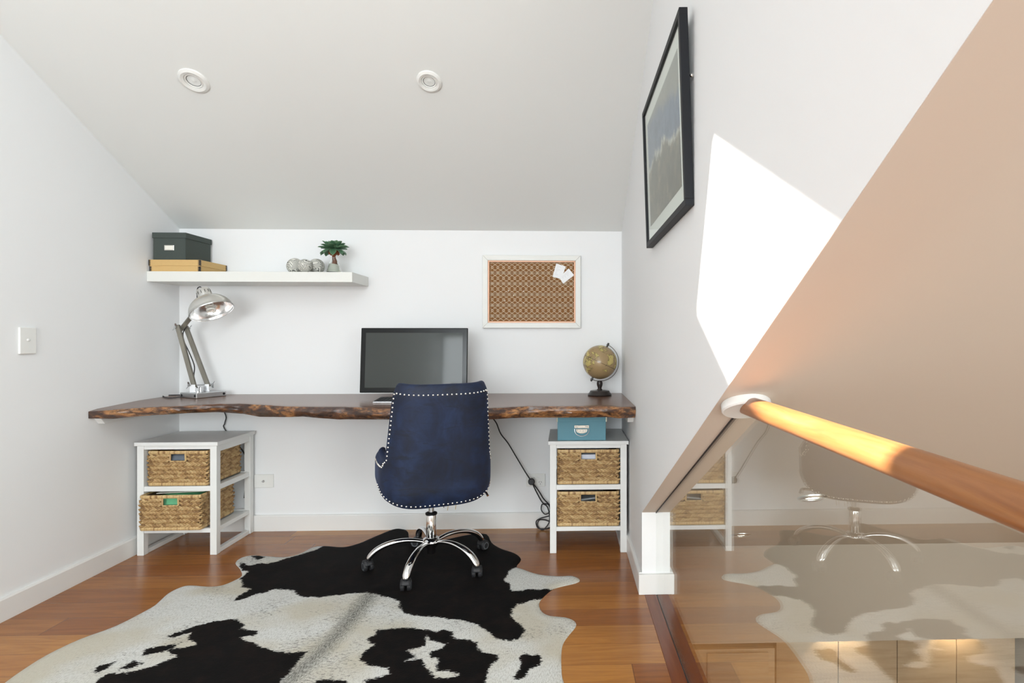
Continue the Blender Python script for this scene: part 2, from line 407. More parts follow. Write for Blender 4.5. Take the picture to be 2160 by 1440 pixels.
# ================================================================== DOWNLIGHTS
M_lens = plain('frosted_lens', (.8, .82, .8), .15)
def downlight(pos, n, up, label, group, on, r=.047):
    o = thing('downlight', pos, label, 'downlight', group)
    m = axis_m(pos, n, up)
    MB().lathe([(r * .60, .001), (r * .62, .007), (r * .80, .010), (r * .97, .005), (r, -.0005), (r, -.004), (r * .6, -.004)], m, 40, False, False).build('trim_ring', M_alu if on else M_plastic, o, smooth=True)
    MB().lathe([(r * .60, .003), (r * .52, .0055), (r * .47, .003), (r * .47, -.001), (r * .6, -.001)], m, 32, False, False).build('gimbal_ring', M_plastic if not on else M_steel, o, smooth=True)
    MB().lathe([(r * .47, .0015), (r * .44, .0015), (r * .44, .0008), (r*.47, .0008)], m, 32, False, False).build('retaining_clip', M_black, o, smooth=True)
    MB().lathe([(r * .45, .0005), (r * .25, .0002), (r * .12, .0008), (0, .004)], m, 24, False).build('bulb', M_glow if on else M_lens, o, smooth=True)
    return o
cn = Vector((0, -M, -1)).normalized(); cs = Vector((0, -1, M)).normalized()
def ceil_hit(px, py):
    d = Vector(ray(px, py)); t = (Z0 + M * YB - H) / (d.z + M * d.y); return Vector((0, 0, H)) + d * t
p1, p2 = ceil_hit(409, 170), ceil_hit(905.5, 171.5)
downlight(p1, cn, cs, 'white recessed downlight in the sloping ceiling, the left one above the shelf', 'ceiling downlights', False, .058)
downlight(p2, cn, cs, 'white recessed downlight in the sloping ceiling, the right one above the chair', 'ceiling downlights', False, .052)
def soff_hit(px, py):
    d = Vector(ray(px, py)); t = (SZ + SM * SY - H) / (d.z + SM * d.y); return Vector((0, 0, H)) + d * t
for (px, py, lb) in ((1713, 1048, 'lit steel-rimmed downlight in the stair ceiling, the upper and larger seen through the glass'), (1563, 1127, 'lit steel-rimmed downlight in the stair ceiling, the lower and smaller seen through the glass')):
    p = soff_hit(px, py); downlight(p, nrm, sd, lb, 'stair ceiling downlights', True, .055)

# ================================================================== DESK
T = [(186, 867), (237, 863.5), (287.5, 859.8), (364, 857), (425, 853.6), (471, 851.2), (510.6, 850.6), (547, 852.7), (608, 856.4), (669.6, 857.3), (730, 857.3), (798, 859.8), (860, 861.5), (940, 862), (1030.8, 861), (1071, 858.3), (1115.6, 856), (1182, 856.4), (1237.8, 856.4), (1279, 855.6), (1307, 858.3), (1340, 857)]
B = [(186, 881.8), (241.7, 882.7), (333.4, 875.6), (394.5, 871), (455.6, 869), (486, 871), (547.3, 879.3), (639, 878.7), (715.4, 884.8), (798, 884.8), (900, 886), (1030.8, 884.7), (1126.7, 880.6), (1237.8, 880.6), (1340.6, 880.6)]
ZD = 0.762
def interp(P, x):
    if x <= P[0][0]: return P[0][1]
    for a, b in zip(P, P[1:]):
        if x <= b[0]: return a[1] + (b[1] - a[1]) * (x - a[0]) / (b[0] - a[0])
    return P[-1][1]
def zfront(px): return ZD - .015 * max(0, min(1, (330 - px) / 144))
tops = [at_z(px, py, zfront(px)) for px, py in T]
ft = [(p.x, p.y) for p in tops]; print(ft[:4]); ft[0] = (XL, 2.635); ft[-1] = (XR, ft[-1][1])
def bz(px, py):
    yy = at_z(px, interp(T, px), zfront(px)).y + 0.012; q = at_y(px, py, yy); return (q.x, q.z)
fb = [bz(px, py) for px, py in B]; fb[0] = (XL, fb[0][1]); fb[-1] = (XR, fb[-1][1])
desk = thing('desk', (-0.9, 2.95, ZD - .06), 'long live-edge timber slab desk spanning the alcove from wall to wall', 'desk')
mb = MB(); NX = 260; rows = []
for i in range(NX + 1):
    x = XL + .001 + (XR - XL - .002) * i / NX
    y = interp(ft, x); zb = interp(fb, x)
    n1 = noise.noise(Vector((x * 9, 0, 3))) * .006 + noise.noise(Vector((x * 31, 0, 5))) * .003
    y += n1 * .6
    zd_ = ZD - .015 * max(0, min(1, (-1.86 - x) / .28))
    ring = [Vector((x, YB - .001, ZD)), Vector((x, YB - .15, ZD)), Vector((x, (y + YB) / 2, ZD)), Vector((x, y + .05, (ZD + zd_ * 2) / 3)), Vector((x, y + .012, zd_)), Vector((x, y, zd_ - .002))]
    K = 9
    for k in range(1, K + 1):
        f = k / K
        eb = min(1, (x - XL) / .12); bulge = (-.010 * math.sin(PI * f)) * eb + .016 * f * f * eb
        d = noise.noise(Vector((x * 14, f * 2.2, 1))) * .010 + noise.noise(Vector((x * 45, f * 6, 7))) * .0045
        ring.append(Vector((x, y + bulge + d * eb * math.sin(PI * min(f, .93)), zd_ - .002 + (zb - zd_ + .002) * f)))
    ring += [Vector((x, (y + YB) / 2, zb)), Vector((x, YB - .001, zb))]
    rows.append([mb.bm.verts.new(p) for p in ring])
for A, Bv in zip(rows, rows[1:]):
    n = len(A)
    for k in range(n):
        mb.mi = 1 if 5 <= k < 14 else 0
        mb._f([A[k], A[(k + 1) % n], Bv[(k + 1) % n], Bv[k]])
mb.mi = 0; mb._f(rows[0][::-1]); mb._f(rows[-1])
t = NT('desk_slab_timber'); v = t.coords((1.0, 9, 9)); g1 = t.noise(v, 2.2, 7, .65, 1.5); g2 = t.noise(v, 9, 5, .7)
c = t.ramp(g1, [(.25, (.11, .05, .032)), (.5, (.19, .10, .066)), (.72, (.26, .15, .10))])
t.col(t.mix(t.ramp(g2, [(.5, (0, 0, 0)), (.68, (.7, .7, .7))]), c, (.045, .02, .014))); t.set(rough=.26, spec=.6); t.bump(g2, .06, .001); M_slab = t.m
t = NT('live_edge_bark'); v = t.coords((5, 5, 12), (0, .35, 0)); g1 = t.noise(v, 1.0, 6, .62, 1.4); g2 = t.noise(v, 5, 6, .7, .4)
c = t.ramp(g1, [(.34, (.045, .022, .015)), (.48, (.12, .052, .026)), (.54, (.26, .11, .04)), (.64, (.44, .21, .075))])
t.col(t.mix(t.ramp(g2, [(.42, (.85, .85, .85)), (.58, (0, 0, 0))]), c, (.03, .017, .014))); t.set(rough=.22, spec=.7); t.bump(g2, .5, .004); M_edge = t.m
mb.build('slab', [M_slab, M_edge], desk, smooth=True)
# support cleats on the side walls
for nm, x0, x1, y0 in (('left', XL, XL + .03, 2.66), ('right', XR - .028, XR, 2.66)):
    zb = interp(fb, x0)
    MB().prism([(x0, y0, zb + .002), (x0, y0 + .03, zb - .032), (x0, YB - .02, zb - .032), (x0, YB - .02, zb + .002)], (x1 - x0, 0, 0)).build('cleat', M_white, desk, bevel=.002)

# ================================================================== SHELF
ZS = 1.4185
YS = 2.995
sh = MB().box((XL, YS, 1.366), (-1.104, YB, ZS)).build('wall_shelf', M_shelf, bevel=.0015)
tag(sh, 'long white floating shelf fixed to the back wall above the lamp', 'shelf')

# document box
M_felt = plain('charcoal_box_board', srgb(66, 74, 70), .85, var=.12, vscale=300)
zb1 = ZS + .0615
bx = thing('storage_box', (-2.02, 3.1, zb1), 'dark charcoal lidded storage box with a label holder, on the flat cardboard box', 'box')
XB0, XB1, YF0, YF1 = -2.125, -1.962, 3.015, 3.225
MB().box((XB0, YF0, zb1), (XB1, YF1, zb1 + .132)).build('body', M_felt, bx, bevel=.002)
MB().box((XB0 - .004, YF0 - .004, zb1 + .112), (XB1 + .004, YF1 + .004, zb1 + .141)).build('lid', M_felt, bx, bevel=.002)
MB().box((-2.068, YF0 - .004, zb1 + .048), (-2.018, YF0 + .001, zb1 + .076)).build('label_holder', M_nail, bx, bevel=.002)
lh = [c for c in bx.children if c.name.startswith('label_holder')][0]
MB().box((-2.063, YF0 - .0046, zb1 + .052), (-2.023, YF0 - .003, zb1 + .072)).build('label_card', plain('cream_paper', (.8, .78, .7), .7), lh)
M_kraft = plain('tan_cardboard', srgb(205, 170, 112), .75, var=.05, vscale=120)
kb = thing('cardboard_box', (-2.0, 3.1, ZS), 'flat tan cardboard box with black metal corner clips, on the shelf under the charcoal box', 'box')
KX0, KX1, KY0, KY1 = -2.140, -1.882, 3.004, 3.236
MB().box((KX0 + .003, KY0 + .003, ZS + .0005), (KX1 - .003, KY1 - .003, ZS + .05)).build('tray', M_kraft, kb, bevel=.001)
MB().box((KX0, KY0, ZS + .030), (KX1, KY1, ZS + .061)).build('lid', M_kraft, kb, bevel=.001)
for (cx, cy, sx, sy) in ((KX1, KY0, -1, 1), (KX0, KY0, 1, 1), (KX1, KY1, -1, -1)):
    for (z0_, z1_, o_) in ((ZS + .031, ZS + .060, 0), (ZS + .002, ZS + .027, .003)):
        mb = MB(); ax_, ay_ = cx + sx * o_, cy + sy * o_
        mb.box((min(ax_, ax_ + sx * .003), ay_ - .0012, z0_), (max(ax_, ax_ + sx * .003), ay_ + .0012, z1_)); mb.box((ax_ - .0012, min(ay_, ay_ + sy * .003), z0_), (ax_ + .0012, max(ay_, ay_ + sy * .003), z1_))
        for k in range(5):
            zz = z0_ + (z1_ - z0_) * (k + .1) / 5
            mb.box((min(ax_, ax_ + sx * .009), ay_ - .0014, zz), (max(ax_, ax_ + sx * .009), ay_ + .0014, zz + .0035)); mb.box((ax_ - .0014, min(ay_, ay_ + sy * .009), zz), (ax_ + .0014, max(ay_, ay_ + sy * .009), zz + .0035))
        mb.build('corner_clip', M_black, kb)

# patterned balls
t = NT('ball_carved'); v = t.coords()
nz = t.noise(v, 14, 1, .4, .6)
sw = t.math('FRACT', t.math('MULTIPLY', nz, 34.0))
c = t.ramp(sw, [(.0, (.03, .03, .028)), (.22, (.05, .05, .045)), (.34, (.66, .65, .58)), (.85, (.74, .73, .67)), (1.0, (.1, .1, .09))])
t.col(c); t.set(rough=.55); t.bump(sw, .4, .002); M_ball = t.m
for i, (px, rr, yy, lb) in enumerate(((622.5, .0425, 3.103, 'black and white swirl-carved ball on the shelf, left of the three'), (667.5, .0415, 3.103, 'black and white swirl-carved ball on the shelf, right one nearest the vase'), (643.5, .0355, 3.035, 'black and white swirl-carved ball on the shelf, front middle of the three'))):
    c = at_y(px, 556, yy); o = MB().sphere((0, 0, 0), rr, 40, 24).build('decorative_ball', M_ball, smooth='all')
    o.location = (c.x, c.y, ZS + rr); o.rotation_euler = (i * 1.3, i * 2.1, .4)
    tag(o, lb, 'ball', 'carved balls on the shelf')

# vase and succulent
pv = at_y(704.5, 569, 3.085); pv.z = ZS
vz = thing('vase', pv, 'small clear conical glass vase holding the succulent on the shelf', 'vase')
MB().lathe([(0, .001), (.034, .001), (.039, .004), (.038, .008), (.022, .062), (.018, .078), (.019, .086), (.0165, .086), (.0155, .078), (.0195, .062), (.0350, .009), (.030, .005), (0, .005)], Matrix.Translation(pv), 40, False, False).build('glass', M_vase, vz, smooth=True)
tw = NT('vase_water').set(rough=0, trans=1.0, ior=1.33); tw.col((.93, .95, .85))
MB().lathe([(0, .0056), (.0295, .0056), (.0343, .010), (.0225, .052), (0, .052)], Matrix.Translation(pv), 32, False, False).build('water', tw.m, vz, smooth=True)
pl = thing('succulent', pv + Vector((0.001, 0, .06)), 'green rosette succulent on a thick brown stem, standing in the glass vase', 'plant')
M_bark = plain('brown_dry_stem', srgb(125, 72, 42), .8, var=.3, vscale=60, bump=.5)
MB().tube([pv + Vector((.002, 0, .052)), pv + Vector((.004, 0, .066)), pv + Vector((-.001, 0, .09)), pv + Vector((0, 0, .132))], [.0135, .0125, .0085, .011], 12, 4).build('stem', M_bark, pl, smooth=True)
t = NT('succulent_leaf'); vc = t.n('ShaderNodeAttribute', attribute_name='edge')
c = t.ramp(vc.outputs['Fac'], [(0, (.075, .17, .09)), (.72, (.11, .23, .125)), (.93, (.28, .42, .25)), (1, (.5, .58, .4))])
t.col(t.mix(t.math('MULTIPLY', t.noise(t.coords(), 40, 3), .5), c, (.03, .09, .05))); t.set(rough=.45); M_leaf = t.m
M_dead = plain('dry_brown_leaf', srgb(140, 82, 48), .8, var=.25, vscale=80)
pc = pv + Vector((0, 0, .136))
def leaf(mb, c, az, el, L, W, curl, edge_layer, thick=.0035):
    d = Vector((math.cos(az), math.sin(az), 0)); side = Vector((-math.sin(az), math.cos(az), 0)); NU, NV = 10, 6
    def pos(u, v, sgn):
        a = el + curl * u; r = L * u
        e0 = el + curl * u * .5
        p = c + d * (math.cos(e0) * r + .004) + Vector((0, 0, math.sin(e0) * r))
        wd = W * (math.sin(PI * min(1, (u * .92 + .05)) ** 1.45) ** .75) * (1 if u < .98 else .1)
        nn = (-math.sin(a)) * d + Vector((0, 0, math.cos(a)))
        cup = (v * v) * wd * .35
        return p + side * (v * wd) + nn * (cup + sgn * thick * (1 - v * v) * math.sin(PI * max(.05, min(.97, u))))
    for sgn in (1, -1):
        V = []
        for i in range(NU + 1):
            row = []
            for j in range(NV + 1):
                u = i / NU; vv = -1 + 2 * j / NV
                vert = mb.bm.verts.new(pos(u, vv, sgn)); vert[edge_layer] = max(abs(vv) ** 3, u ** 6); row.append(vert)
            V.append(row)
        for i in range(NU):
            for j in range(NV): mb._f([V[i][j], V[i + 1][j], V[i + 1][j + 1], V[i][j + 1]])
def leaf_obj(nm, az, el, L, W, curl, mat, label=None):
    mb = MB(); lay = mb.bm.verts.layers.float.new('edge')
    leaf(mb, pc, az, el, L, W, curl, lay)
    mb.build(nm, mat, pl, smooth='all', recalc=False)
rnd = random.Random(3)
for ring, (n, el, L, W, curl) in enumerate(((10, -.25, .076, .017, -.55), (10, .12, .078, .016, -.1), (9, .5, .064, .016, .1), (7, .85, .047, .015, .3), (5, 1.15, .032, .012, .35), (3, 1.38, .02, .009, .3))):
    for k in range(n):
        leaf_obj('leaf', 2 * PI * k / n + ring * .37 + rnd.uniform(-.1, .1), el + rnd.uniform(-.1, .1), L * rnd.uniform(.88, 1.05), W, curl, M_leaf)
for k in range(8): leaf_obj('dry_leaf', 2 * PI * k / 8 + .2, -.85 + rnd.uniform(-.15, .15), .042, .012, -.3, M_dead)

# ================================================================== LAMP
bc = at_z(436, 834, ZD); bc = Vector((-1.927, 3.105, ZD))
ang = R(-25)
def LW(x, y, z): return bc + Vector((math.cos(ang) * x - math.sin(ang) * y, math.sin(ang) * x + math.cos(ang) * y, z))
lm = Matrix.Translation(bc) @ Matrix.Rotation(ang, 4, 'Z')
lp = thing('desk_lamp', bc, 'metal-shaded lamp with weathered timber arms and steel base, in the left desk corner', 'lamp')
ba = MB().box((-.066, -.080, .0005), (.066, .080, .028), lm).build('base', M_steel, lp, bevel=.003)
for (p_, q_) in ((LW(-.052, -.080, .014), LW(-.052, -.09, .014)), (LW(.054, -.080, .014), LW(.054, -.09, .014)), (LW(.066, .066, .014), LW(.08, .066, .014))):
    MB().lathe([(0, 0), (.0065, 0), (.0065, .0012), (0, .0012)], axis_m(p_, q_ - p_), 14).build('screw_hole', M_black, ba)
b1, t1 = at_y(409, 812, 3.07), at_y(375.5, 690, 3.05)
b2, t2 = at_y(438, 811, 3.135), at_y(393, 692, 3.11)
axl = (b2 - b1).normalized(); axt = (t2 - t1).normalized()
for a, b in ((b1, t1), (b2, t2)):
    d = (b - a).normalized(); m = axis_m(a, d, Vector((1, .3, 0))); L = (b - a).length
    MB().box((-.0095, -.0125, -.012), (.0095, .0125, L + .012), m).build('lower_arm', M_lampwood, lp, bevel=.0015)
MB().tube([b1 - axl * .03, b2 + axl * .03], .0028, 8).build('lower_axle', M_steel, lp, smooth=True)
MB().tube([t1 - axt * .018, t2 + axt * .022], .0028, 8).build('upper_axle', M_steel, lp, smooth=True)
def wing(p, ax, name='wing_nut'):
    mb = MB(); ax = ax.normalized(); u = Vector((.3, -.2, 1)); u = (u - u.dot(ax) * ax).normalized()
    mb.tube([p - ax * .004, p + ax * .004], .0055, 12)
    for s_ in (1, -1):
        mb.tube([p + u * s_ * .004, p + u * s_ * .012 + ax * .004, p + u * s_ * .019 + ax * .008], [.0032, .0045, .003], 8, 2, flat=(1.2, .5))
    mb.build(name, M_steel, lp, smooth=True)
wing(b1 - axl * .026, -axl); wing(b2 + axl * .026, axl); wing(t1 - axt * .02, -axt); wing(t2 + axt * .022, axt)
for p in (b1, b2):
    q = Vector((p.x, p.y, ZD + .028))
    MB().box((-.013, -.003, 0), (.013, .003, p.z - q.z + .004), Matrix.Translation(q + Vector((.0, -.012, 0))) @ Matrix.Rotation(.2, 4, 'Z')).build('bracket', M_steel, lp, bevel=.001)
    MB().box((-.013, -.014, 0), (.013, .010, .006), Matrix.Translation(q) @ Matrix.Rotation(.2, 4, 'Z')).build('bracket_foot', M_steel, lp, bevel=.001)
mid = (b1 + b2) / 2
MB().lathe([(0, 0), (.0085, 0), (.0085, .022), (.006, .027), (.0045, .03), (0, .03)], Matrix.Translation((mid.x + .012, mid.y - .02, ZD + .028)), 16).build('centre_post', M_steel, lp, smooth=True)
MB().lathe([(0, 0), (.012, 0), (.012, .005), (0, .005)], Matrix.Translation((mid.x + .004, mid.y - .03, ZD + .028)), 16).build('base_bolt', M_chrome, lp, smooth=True)
# upper arm and shade
A = Vector((-.46, .169, .87)).normalized()                  # from opening to cap
rc = at_y(446.5, 656, 2.93)                                 # rim centre
tp = (t1 + t2) / 2
neck = rc + A * .075 + Vector((-.055, .045, -.03))
d = (neck - tp).normalized(); m = axis_m(tp, d, Vector((1, .2, 0)))
MB().box((-.009, -.0125, -.014), (.009, .0125, (neck - tp).length), m).build('upper_arm', M_lampwood, lp, bevel=.0015)
MB().tube([neck - d * .01, rc + A * .098], .004, 8).build('shade_joint', M_steel, lp, smooth=True)
wing(neck + Vector((-.012, 0, .012)), Vector((-1, 0, .2)))
sm_ = axis_m(rc, A, Vector((0, 0, 1)).cross(A))
RS = .0985
prof = [(RS + .002, -.002), (RS + .003, .001), (RS, .003)] + [(RS * math.cos(a) , (.081) * math.sin(a) + .003) for a in [R(8 * k) for k in range(1, 10)]] + [(.030, .084)]
prof_in = [(r_ - .0016, z_ - .0016) for r_, z_ in prof[::-1]]
sh_ = MB().lathe(prof, sm_, 64, False, False).build('shade', M_alu, lp, smooth='all')
M_in = plain('polished_reflector', (.9, .9, .9), .2, 1.0, var=.01)
MB().lathe([(.002, .0815)] + prof_in, sm_, 64, False, False).build('reflector', M_in, sh_, smooth='all')
MB().lathe([(.033, .082), (.033, .088), (.031, .118), (.027, .126), (.012, .129), (0, .129)], sm_, 40, False).build('cap', M_alu, sh_, smooth=True)
mb = MB()
for k in range(12):
    a = 2 * PI * k / 12; q = sm_ @ Matrix.Rotation(a, 4, 'Z'); mb.box((.0312, -.0012, .096), (.0328, .0012, .112), q)
mb.build('vent_slots', M_black, sh_)
# spiral bulb
mb = MB(); pts = []
for k in range(90):
    f = k / 89; a = f * 2 * PI * 3.6; pts.append(sm_ @ Vector((.0165 * math.cos(a), .0165 * math.sin(a), .052 - .062 * f + .01)))
mb.tube(pts, .0052, 10)
mb.build('spiral_bulb', plain('frosted_bulb_glass', (.85, .84, .78), .25), lp, smooth='all')
MB().lathe([(0, .05), (.018, .05), (.018, .083), (0, .083)], sm_, 24).build('bulb_socket', M_white, lp, smooth=True)
# cable over the cap, between arms and out to the corner
cap = rc + A * .13
MB().tube([cap + A * -.004, cap + A * .010 + Vector((-.006, 0, .002)), cap + A * .006 + Vector((-.022, .002, -.001)), cap + Vector((-.030, .01, -.016)), cap + Vector((-.036, .02, -.05)), neck + Vector((-.005, .02, .0)), tp + Vector((.008, .012, .0)), at_y(387, 715, 3.09), at_y(400, 745, 3.09), at_y(410, 772, 3.10), at_y(409, 795, 3.10), at_y(416, 818, 3.10)], .0026, 8, 6).build('cable', M_rubber, lp, smooth=True)
MB().tube([LW(-.064, .03, .006), LW(-.085, .04, .005), at_z(352, 833.5, ZD + .004), at_z(346, 836.5, ZD + .004), at_z(362, 839, ZD + .004), LW(-.066, -.02, .005)], .0026, 8, 6).build('cable', M_rubber, lp, smooth=True)
# cord dropping below the desk behind the left cabinet
(MB().tube([at_y(473, 868, 3.229), at_y(477, 880, 3.229), at_y(474, 893, 3.229), at_y(475, 906, 3.229), at_y(517, 960, 3.229), at_y(518, 1015, 3.229), at_y(515, 1050, 3.229)], .003, 8, 6).build('cable', M_rubber, lp, smooth=True))

# ================================================================== MONITOR + KEYBOARD
YM = 2.95; tl, br_ = at_y(760, 691, YM), at_y(986, 827, YM)
mc = Vector(((tl.x + br_.x) / 2, YM, (tl.z + br_.z) / 2)); MWd, MHt = br_.x - tl.x, tl.z - br_.z
mo = thing('monitor', (mc.x, YM + .08, ZD), 'black flat-screen monitor switched off, standing on the desk behind the chair', 'monitor')
tm = Matrix.Translation(mc) @ Matrix.Rotation(R(-4.5), 4, 'X')
M_bez = plain('gloss_black_bezel', (.006, .007, .007), .15, spec=.2)
t = NT('dark_screen'); t.col((.048, .054, .05)); t.set(rough=.06, spec=.22); M_scr = t.m
MB().box((-MWd / 2, 0, -MHt / 2), (MWd / 2, .012, MHt / 2), tm).build('bezel', M_bez, mo, bevel=.004)
MB().box((-MWd / 2 + .05, .010, -MHt / 2 + .04), (MWd / 2 - .05, .042, MHt / 2 - .04), tm).build('back_housing', M_steel, mo, bevel=.012)
bz_ = .0255
MB().box((-MWd / 2 + bz_, -.0008, -MHt / 2 + bz_), (MWd / 2 - bz_, .001, MHt / 2 - bz_), tm).build('screen', M_scr, mo)
MB().box((mc.x - .06, YM + .05, ZD + .006), (mc.x + .06, YM + .064, ZD + .22)).build('stand_neck', M_steel, mo, bevel=.003)
MB().box((mc.x - .10, YM - .03, ZD + .0005), (mc.x + .10, YM + .14, ZD + .008)).build('stand_foot', M_steel, mo, bevel=.003)
kx = at_z(786, 850, ZD)
kbd = thing('keyboard', (kx.x + .2, kx.y + .06, ZD), 'slim black keyboard on the desk, mostly hidden behind the chair', 'keyboard')
kx0, ky0 = kx.x, kx.y
MB().prism([(kx0, ky0, ZD + .001), (kx0, ky0 + .115, ZD + .001), (kx0, ky0 + .115, ZD + .016), (kx0, ky0, ZD + .007)], (.42, 0, 0)).build('tray', M_steel, kbd, bevel=.001)
mb = MB(); kz = lambda yy: ZD + .007 + (yy - ky0) / .115 * .009
for r_ in range(6):
    for c_ in range(21):
        x, y = kx0 + .006 + c_ * .0195, ky0 + .005 + r_ * .0183
        mb.box((x, y, kz(y)), (x + .0168, y + .0155, kz(y) + .0045))
tag(mb.build('keys', M_black, kbd), kind='stuff')

# ================================================================== GLOBE
gb = at_z(1265, 834, ZD); gb = Vector((gb.x, gb.y, ZD))
gc = at_y(1265.3, 763.5, gb.y); RG = .0925
go = thing('globe', gb, 'antique tan world globe on a turned black stand at the right end of the desk', 'globe')
M_dk = plain('dark_stained_wood', (.02, .014, .012), .28)
MB().lathe([(0, .0005), (.064, .0005), (.066, .006), (.062, .013), (.056, .018), (.052, .027), (.030, .030), (0, .030)], Matrix.Translation(gb), 40, False).build('base', M_dk, go, smooth=True)
zt = gc.z - RG - .012 - gb.z
MB().lathe([(.014, .028), (.0145, .034), (.0105, .038), (.0105, .042), (.016, .058), (.0165, .070), (.012, .080), (.0115, zt - .002), (.0135, zt + .003), (0, zt + .003)], Matrix.Translation(gb), 28, False).build('post', M_dk, go, smooth=True)
tilt = R(25)
gm = Matrix.Translation(gc) @ Matrix.Rotation(tilt, 4, 'Y')
t = NT('antique_globe_map'); v = t.coords((1, 1, 1))
sp = t.n('ShaderNodeSeparateXYZ'); t.l(v, sp.inputs[0])
n1 = t.noise(v, 13, 6, .6, .5); n2 = t.noise(v, 60, 4, .7)
lat = t.math('MULTIPLY', sp.outputs[2], 1.1)
land = t.math('ADD', n1, lat)
cc = t.ramp(land, [(.52, (.36, .25, .125)), (.535, (.09, .07, .03)), (.55, (.55, .46, .15)), (.64, (.62, .48, .18)), (.70, (.42, .43, .18))])
cc = t.mix(t.math('MULTIPLY', n2, .4), cc, (.24, .17, .08))
eq = t.math('LESS_THAN', t.math('ABSOLUTE', sp.outputs[2]), .0009)
t.col(t.mix(eq, cc, (.03, .02, .01))); t.set(rough=.22, spec=.5)
sph = MB().sphere((0, 0, 0), RG, 64, 40).build('sphere', t.m, go, smooth='all', local=True)
sph.matrix_basis = world(go).inverted() @ gm @ Matrix.Rotation(1.1, 4, 'Z')
mb = MB(); rr = RG + .011
pts = [gm @ Vector((rr * math.sin(a), 0, rr * math.cos(a))) for a in [PI * k / 36 for k in range(-1, 38)]]
mb.tube(pts, .0042, 8, up=(0, 1, 0), flat=(.4, 1))
mb.build('meridian_arm', plain('aged_steel', (.25, .25, .23), .3, 1.0), go, smooth=True)
for s_ in (1, -1):
    mb = MB(); mb.tube([gm @ Vector((0, 0, s_ * (RG - .001))), gm @ Vector((0, 0, s_ * (RG + .016)))], .0055, 12)
    mb.sphere(gm @ Vector((0, 0, s_ * (RG + .017))), .006, 12, 8)
    mb.build('axis_cap', M_dk, go, smooth=True)

# ================================================================== PINBOARD
PYF = YB - .022
ax0, ax1 = -.4635, .0905; az0, az1 = 1.132, 1.543
pb = thing('pinboard', ((ax0 + ax1) / 2, YB, az0), 'framed cork pinboard with a cream lattice print on the back wall', 'pinboard')
def ring_frame(x0, x1, z0, z1, wd, ya, yb, name, mat, parent, bev=.002):
    mb = MB()
    o_ = [(x0, z0), (x1, z0), (x1, z1), (x0, z1)]; i_ = [(x0 + wd, z0 + wd), (x1 - wd, z0 + wd), (x1 - wd, z1 - wd), (x0 + wd, z1 - wd)]
    for k in range(4):
        k2 = (k + 1) % 4
        mb.prism([(o_[k][0], ya, o_[k][1]), (o_[k2][0], ya, o_[k2][1]), (i_[k2][0], ya, i_[k2][1]), (i_[k][0], ya, i_[k][1])], (0, yb - ya, 0))
    return mb.build(name, mat, parent, bevel=bev)
ring_frame(ax0, ax1, az0, az1, .030, PYF, YB - .001, 'frame', M_shelf, pb)
M_cop = plain('copper_trim', (.62, .36, .24), .45, .3)
ring_frame(ax0 + .030, ax1 - .030, az0 + .030, az1 - .030, .0085, PYF + .003, YB - .004, 'inner_trim', M_cop, pb, .001)
t = NT('cork'); v = t.coords(); c = t.ramp(t.noise(v, 240, 5, .7), [(.3, (.13, .052, .013)), (.5, (.22, .095, .026)), (.7, (.30, .14, .045))]); t.col(c); t.set(rough=.9)
cx0, cx1, cz0, cz1 = ax0 + .038, ax1 - .038, az0 + .038, az1 - .038
ck = MB().box((cx0, YB - .012, cz0), (cx1, YB - .003, cz1)).build('cork_sheet', t.m, pb)
mb = MB(); per = .0622 * .377 / .38; yl = YB - .0126; cwid = cx1 - cx0; hh = cz1 - cz0
def ribbon(pts, wd):
    for (xa, za), (xb, zb) in zip(pts, pts[1:]):
        if not (cx0 < xa < cx1 and cx0 < xb < cx1 and cz0 < za < cz1 and cz0 < zb < cz1): continue
        d_ = Vector((xb - xa, 0, zb - za)); 
        if d_.length < 1e-6: continue
        d_.normalize(); n_ = Vector((-d_.z, 0, d_.x)) * wd / 2
        a_ = Vector((xa, yl, za)) - d_ * .0003; b_ = Vector((xb, yl, zb)) + d_ * .0003
        mb.quad(a_ - n_, b_ - n_, b_ + n_, a_ + n_)
def tri(x): x = x % 1; return 4 * abs(x - .5) - 1
sx_ = .0318; P_ = .0235 * 2
NR = 5.5; pz = hh / NR
for k in range(-2, 30):
    for sg in (1, -1):
        x0_ = cx0 + k * sx_
        ribbon([(x0_ + sg * sx_ * .74 * tri(u / 16) , cz0 + hh * u / (16 * NR)) for u in range(int(16 * NR) + 1)], .0017)
for k in range(0, 7):
    zc_ = cz0 + pz * (k + .75) - pz * .25
    for sg in (1, -1):
        ribbon([(cx0 + cwid * u / 320, zc_ + sg * .0045 * math.cos(2 * PI * (cwid * u / 320) / (2 * sx_))) for u in range(321)], .0014)
mb.build('lattice_print', plain('cream_print', (.82, .72, .55), .7), ck, recalc=False)
M_paper = plain('note_paper', (.86, .87, .88), .7, var=.01)
M_ink = plain('faint_pencil', (.45, .47, .5), .8)
def note(quadpx, label, yy):
    P_s = [at_y(px, py, yy) for px, py in quadpx]; c_ = sum(P_s, Vector()) / 4
    o = thing('paper_note', c_, label, 'note')
    MB().prism(P_s, (0, -.0006, 0)).build('sheet', M_paper, o)
    a_, b_, cc_, d_ = P_s; mb = MB(); rn = random.Random(len(label))
    for k in range(7):
        f = .18 + k * .1; s0 = a_.lerp(d_, f); s1 = b_.lerp(cc_, f); p_ = s0.lerp(s1, .15); q_ = s0.lerp(s1, .35 + rn.random() * .3)
        up = (a_ - d_).normalized() * .0008; off = Vector((0, -.0009, 0))
        mb.quad(p_ + off, q_ + off, q_ + off + up, p_ + off + up)
    mb.build('handwriting', M_ink, o, recalc=False)
note([(1173.5, 555.5), (1193.5, 562), (1184, 588.5), (1165.5, 583.5)], 'small white handwritten note pinned at the top right of the pinboard, left of the pair', YB - .014)
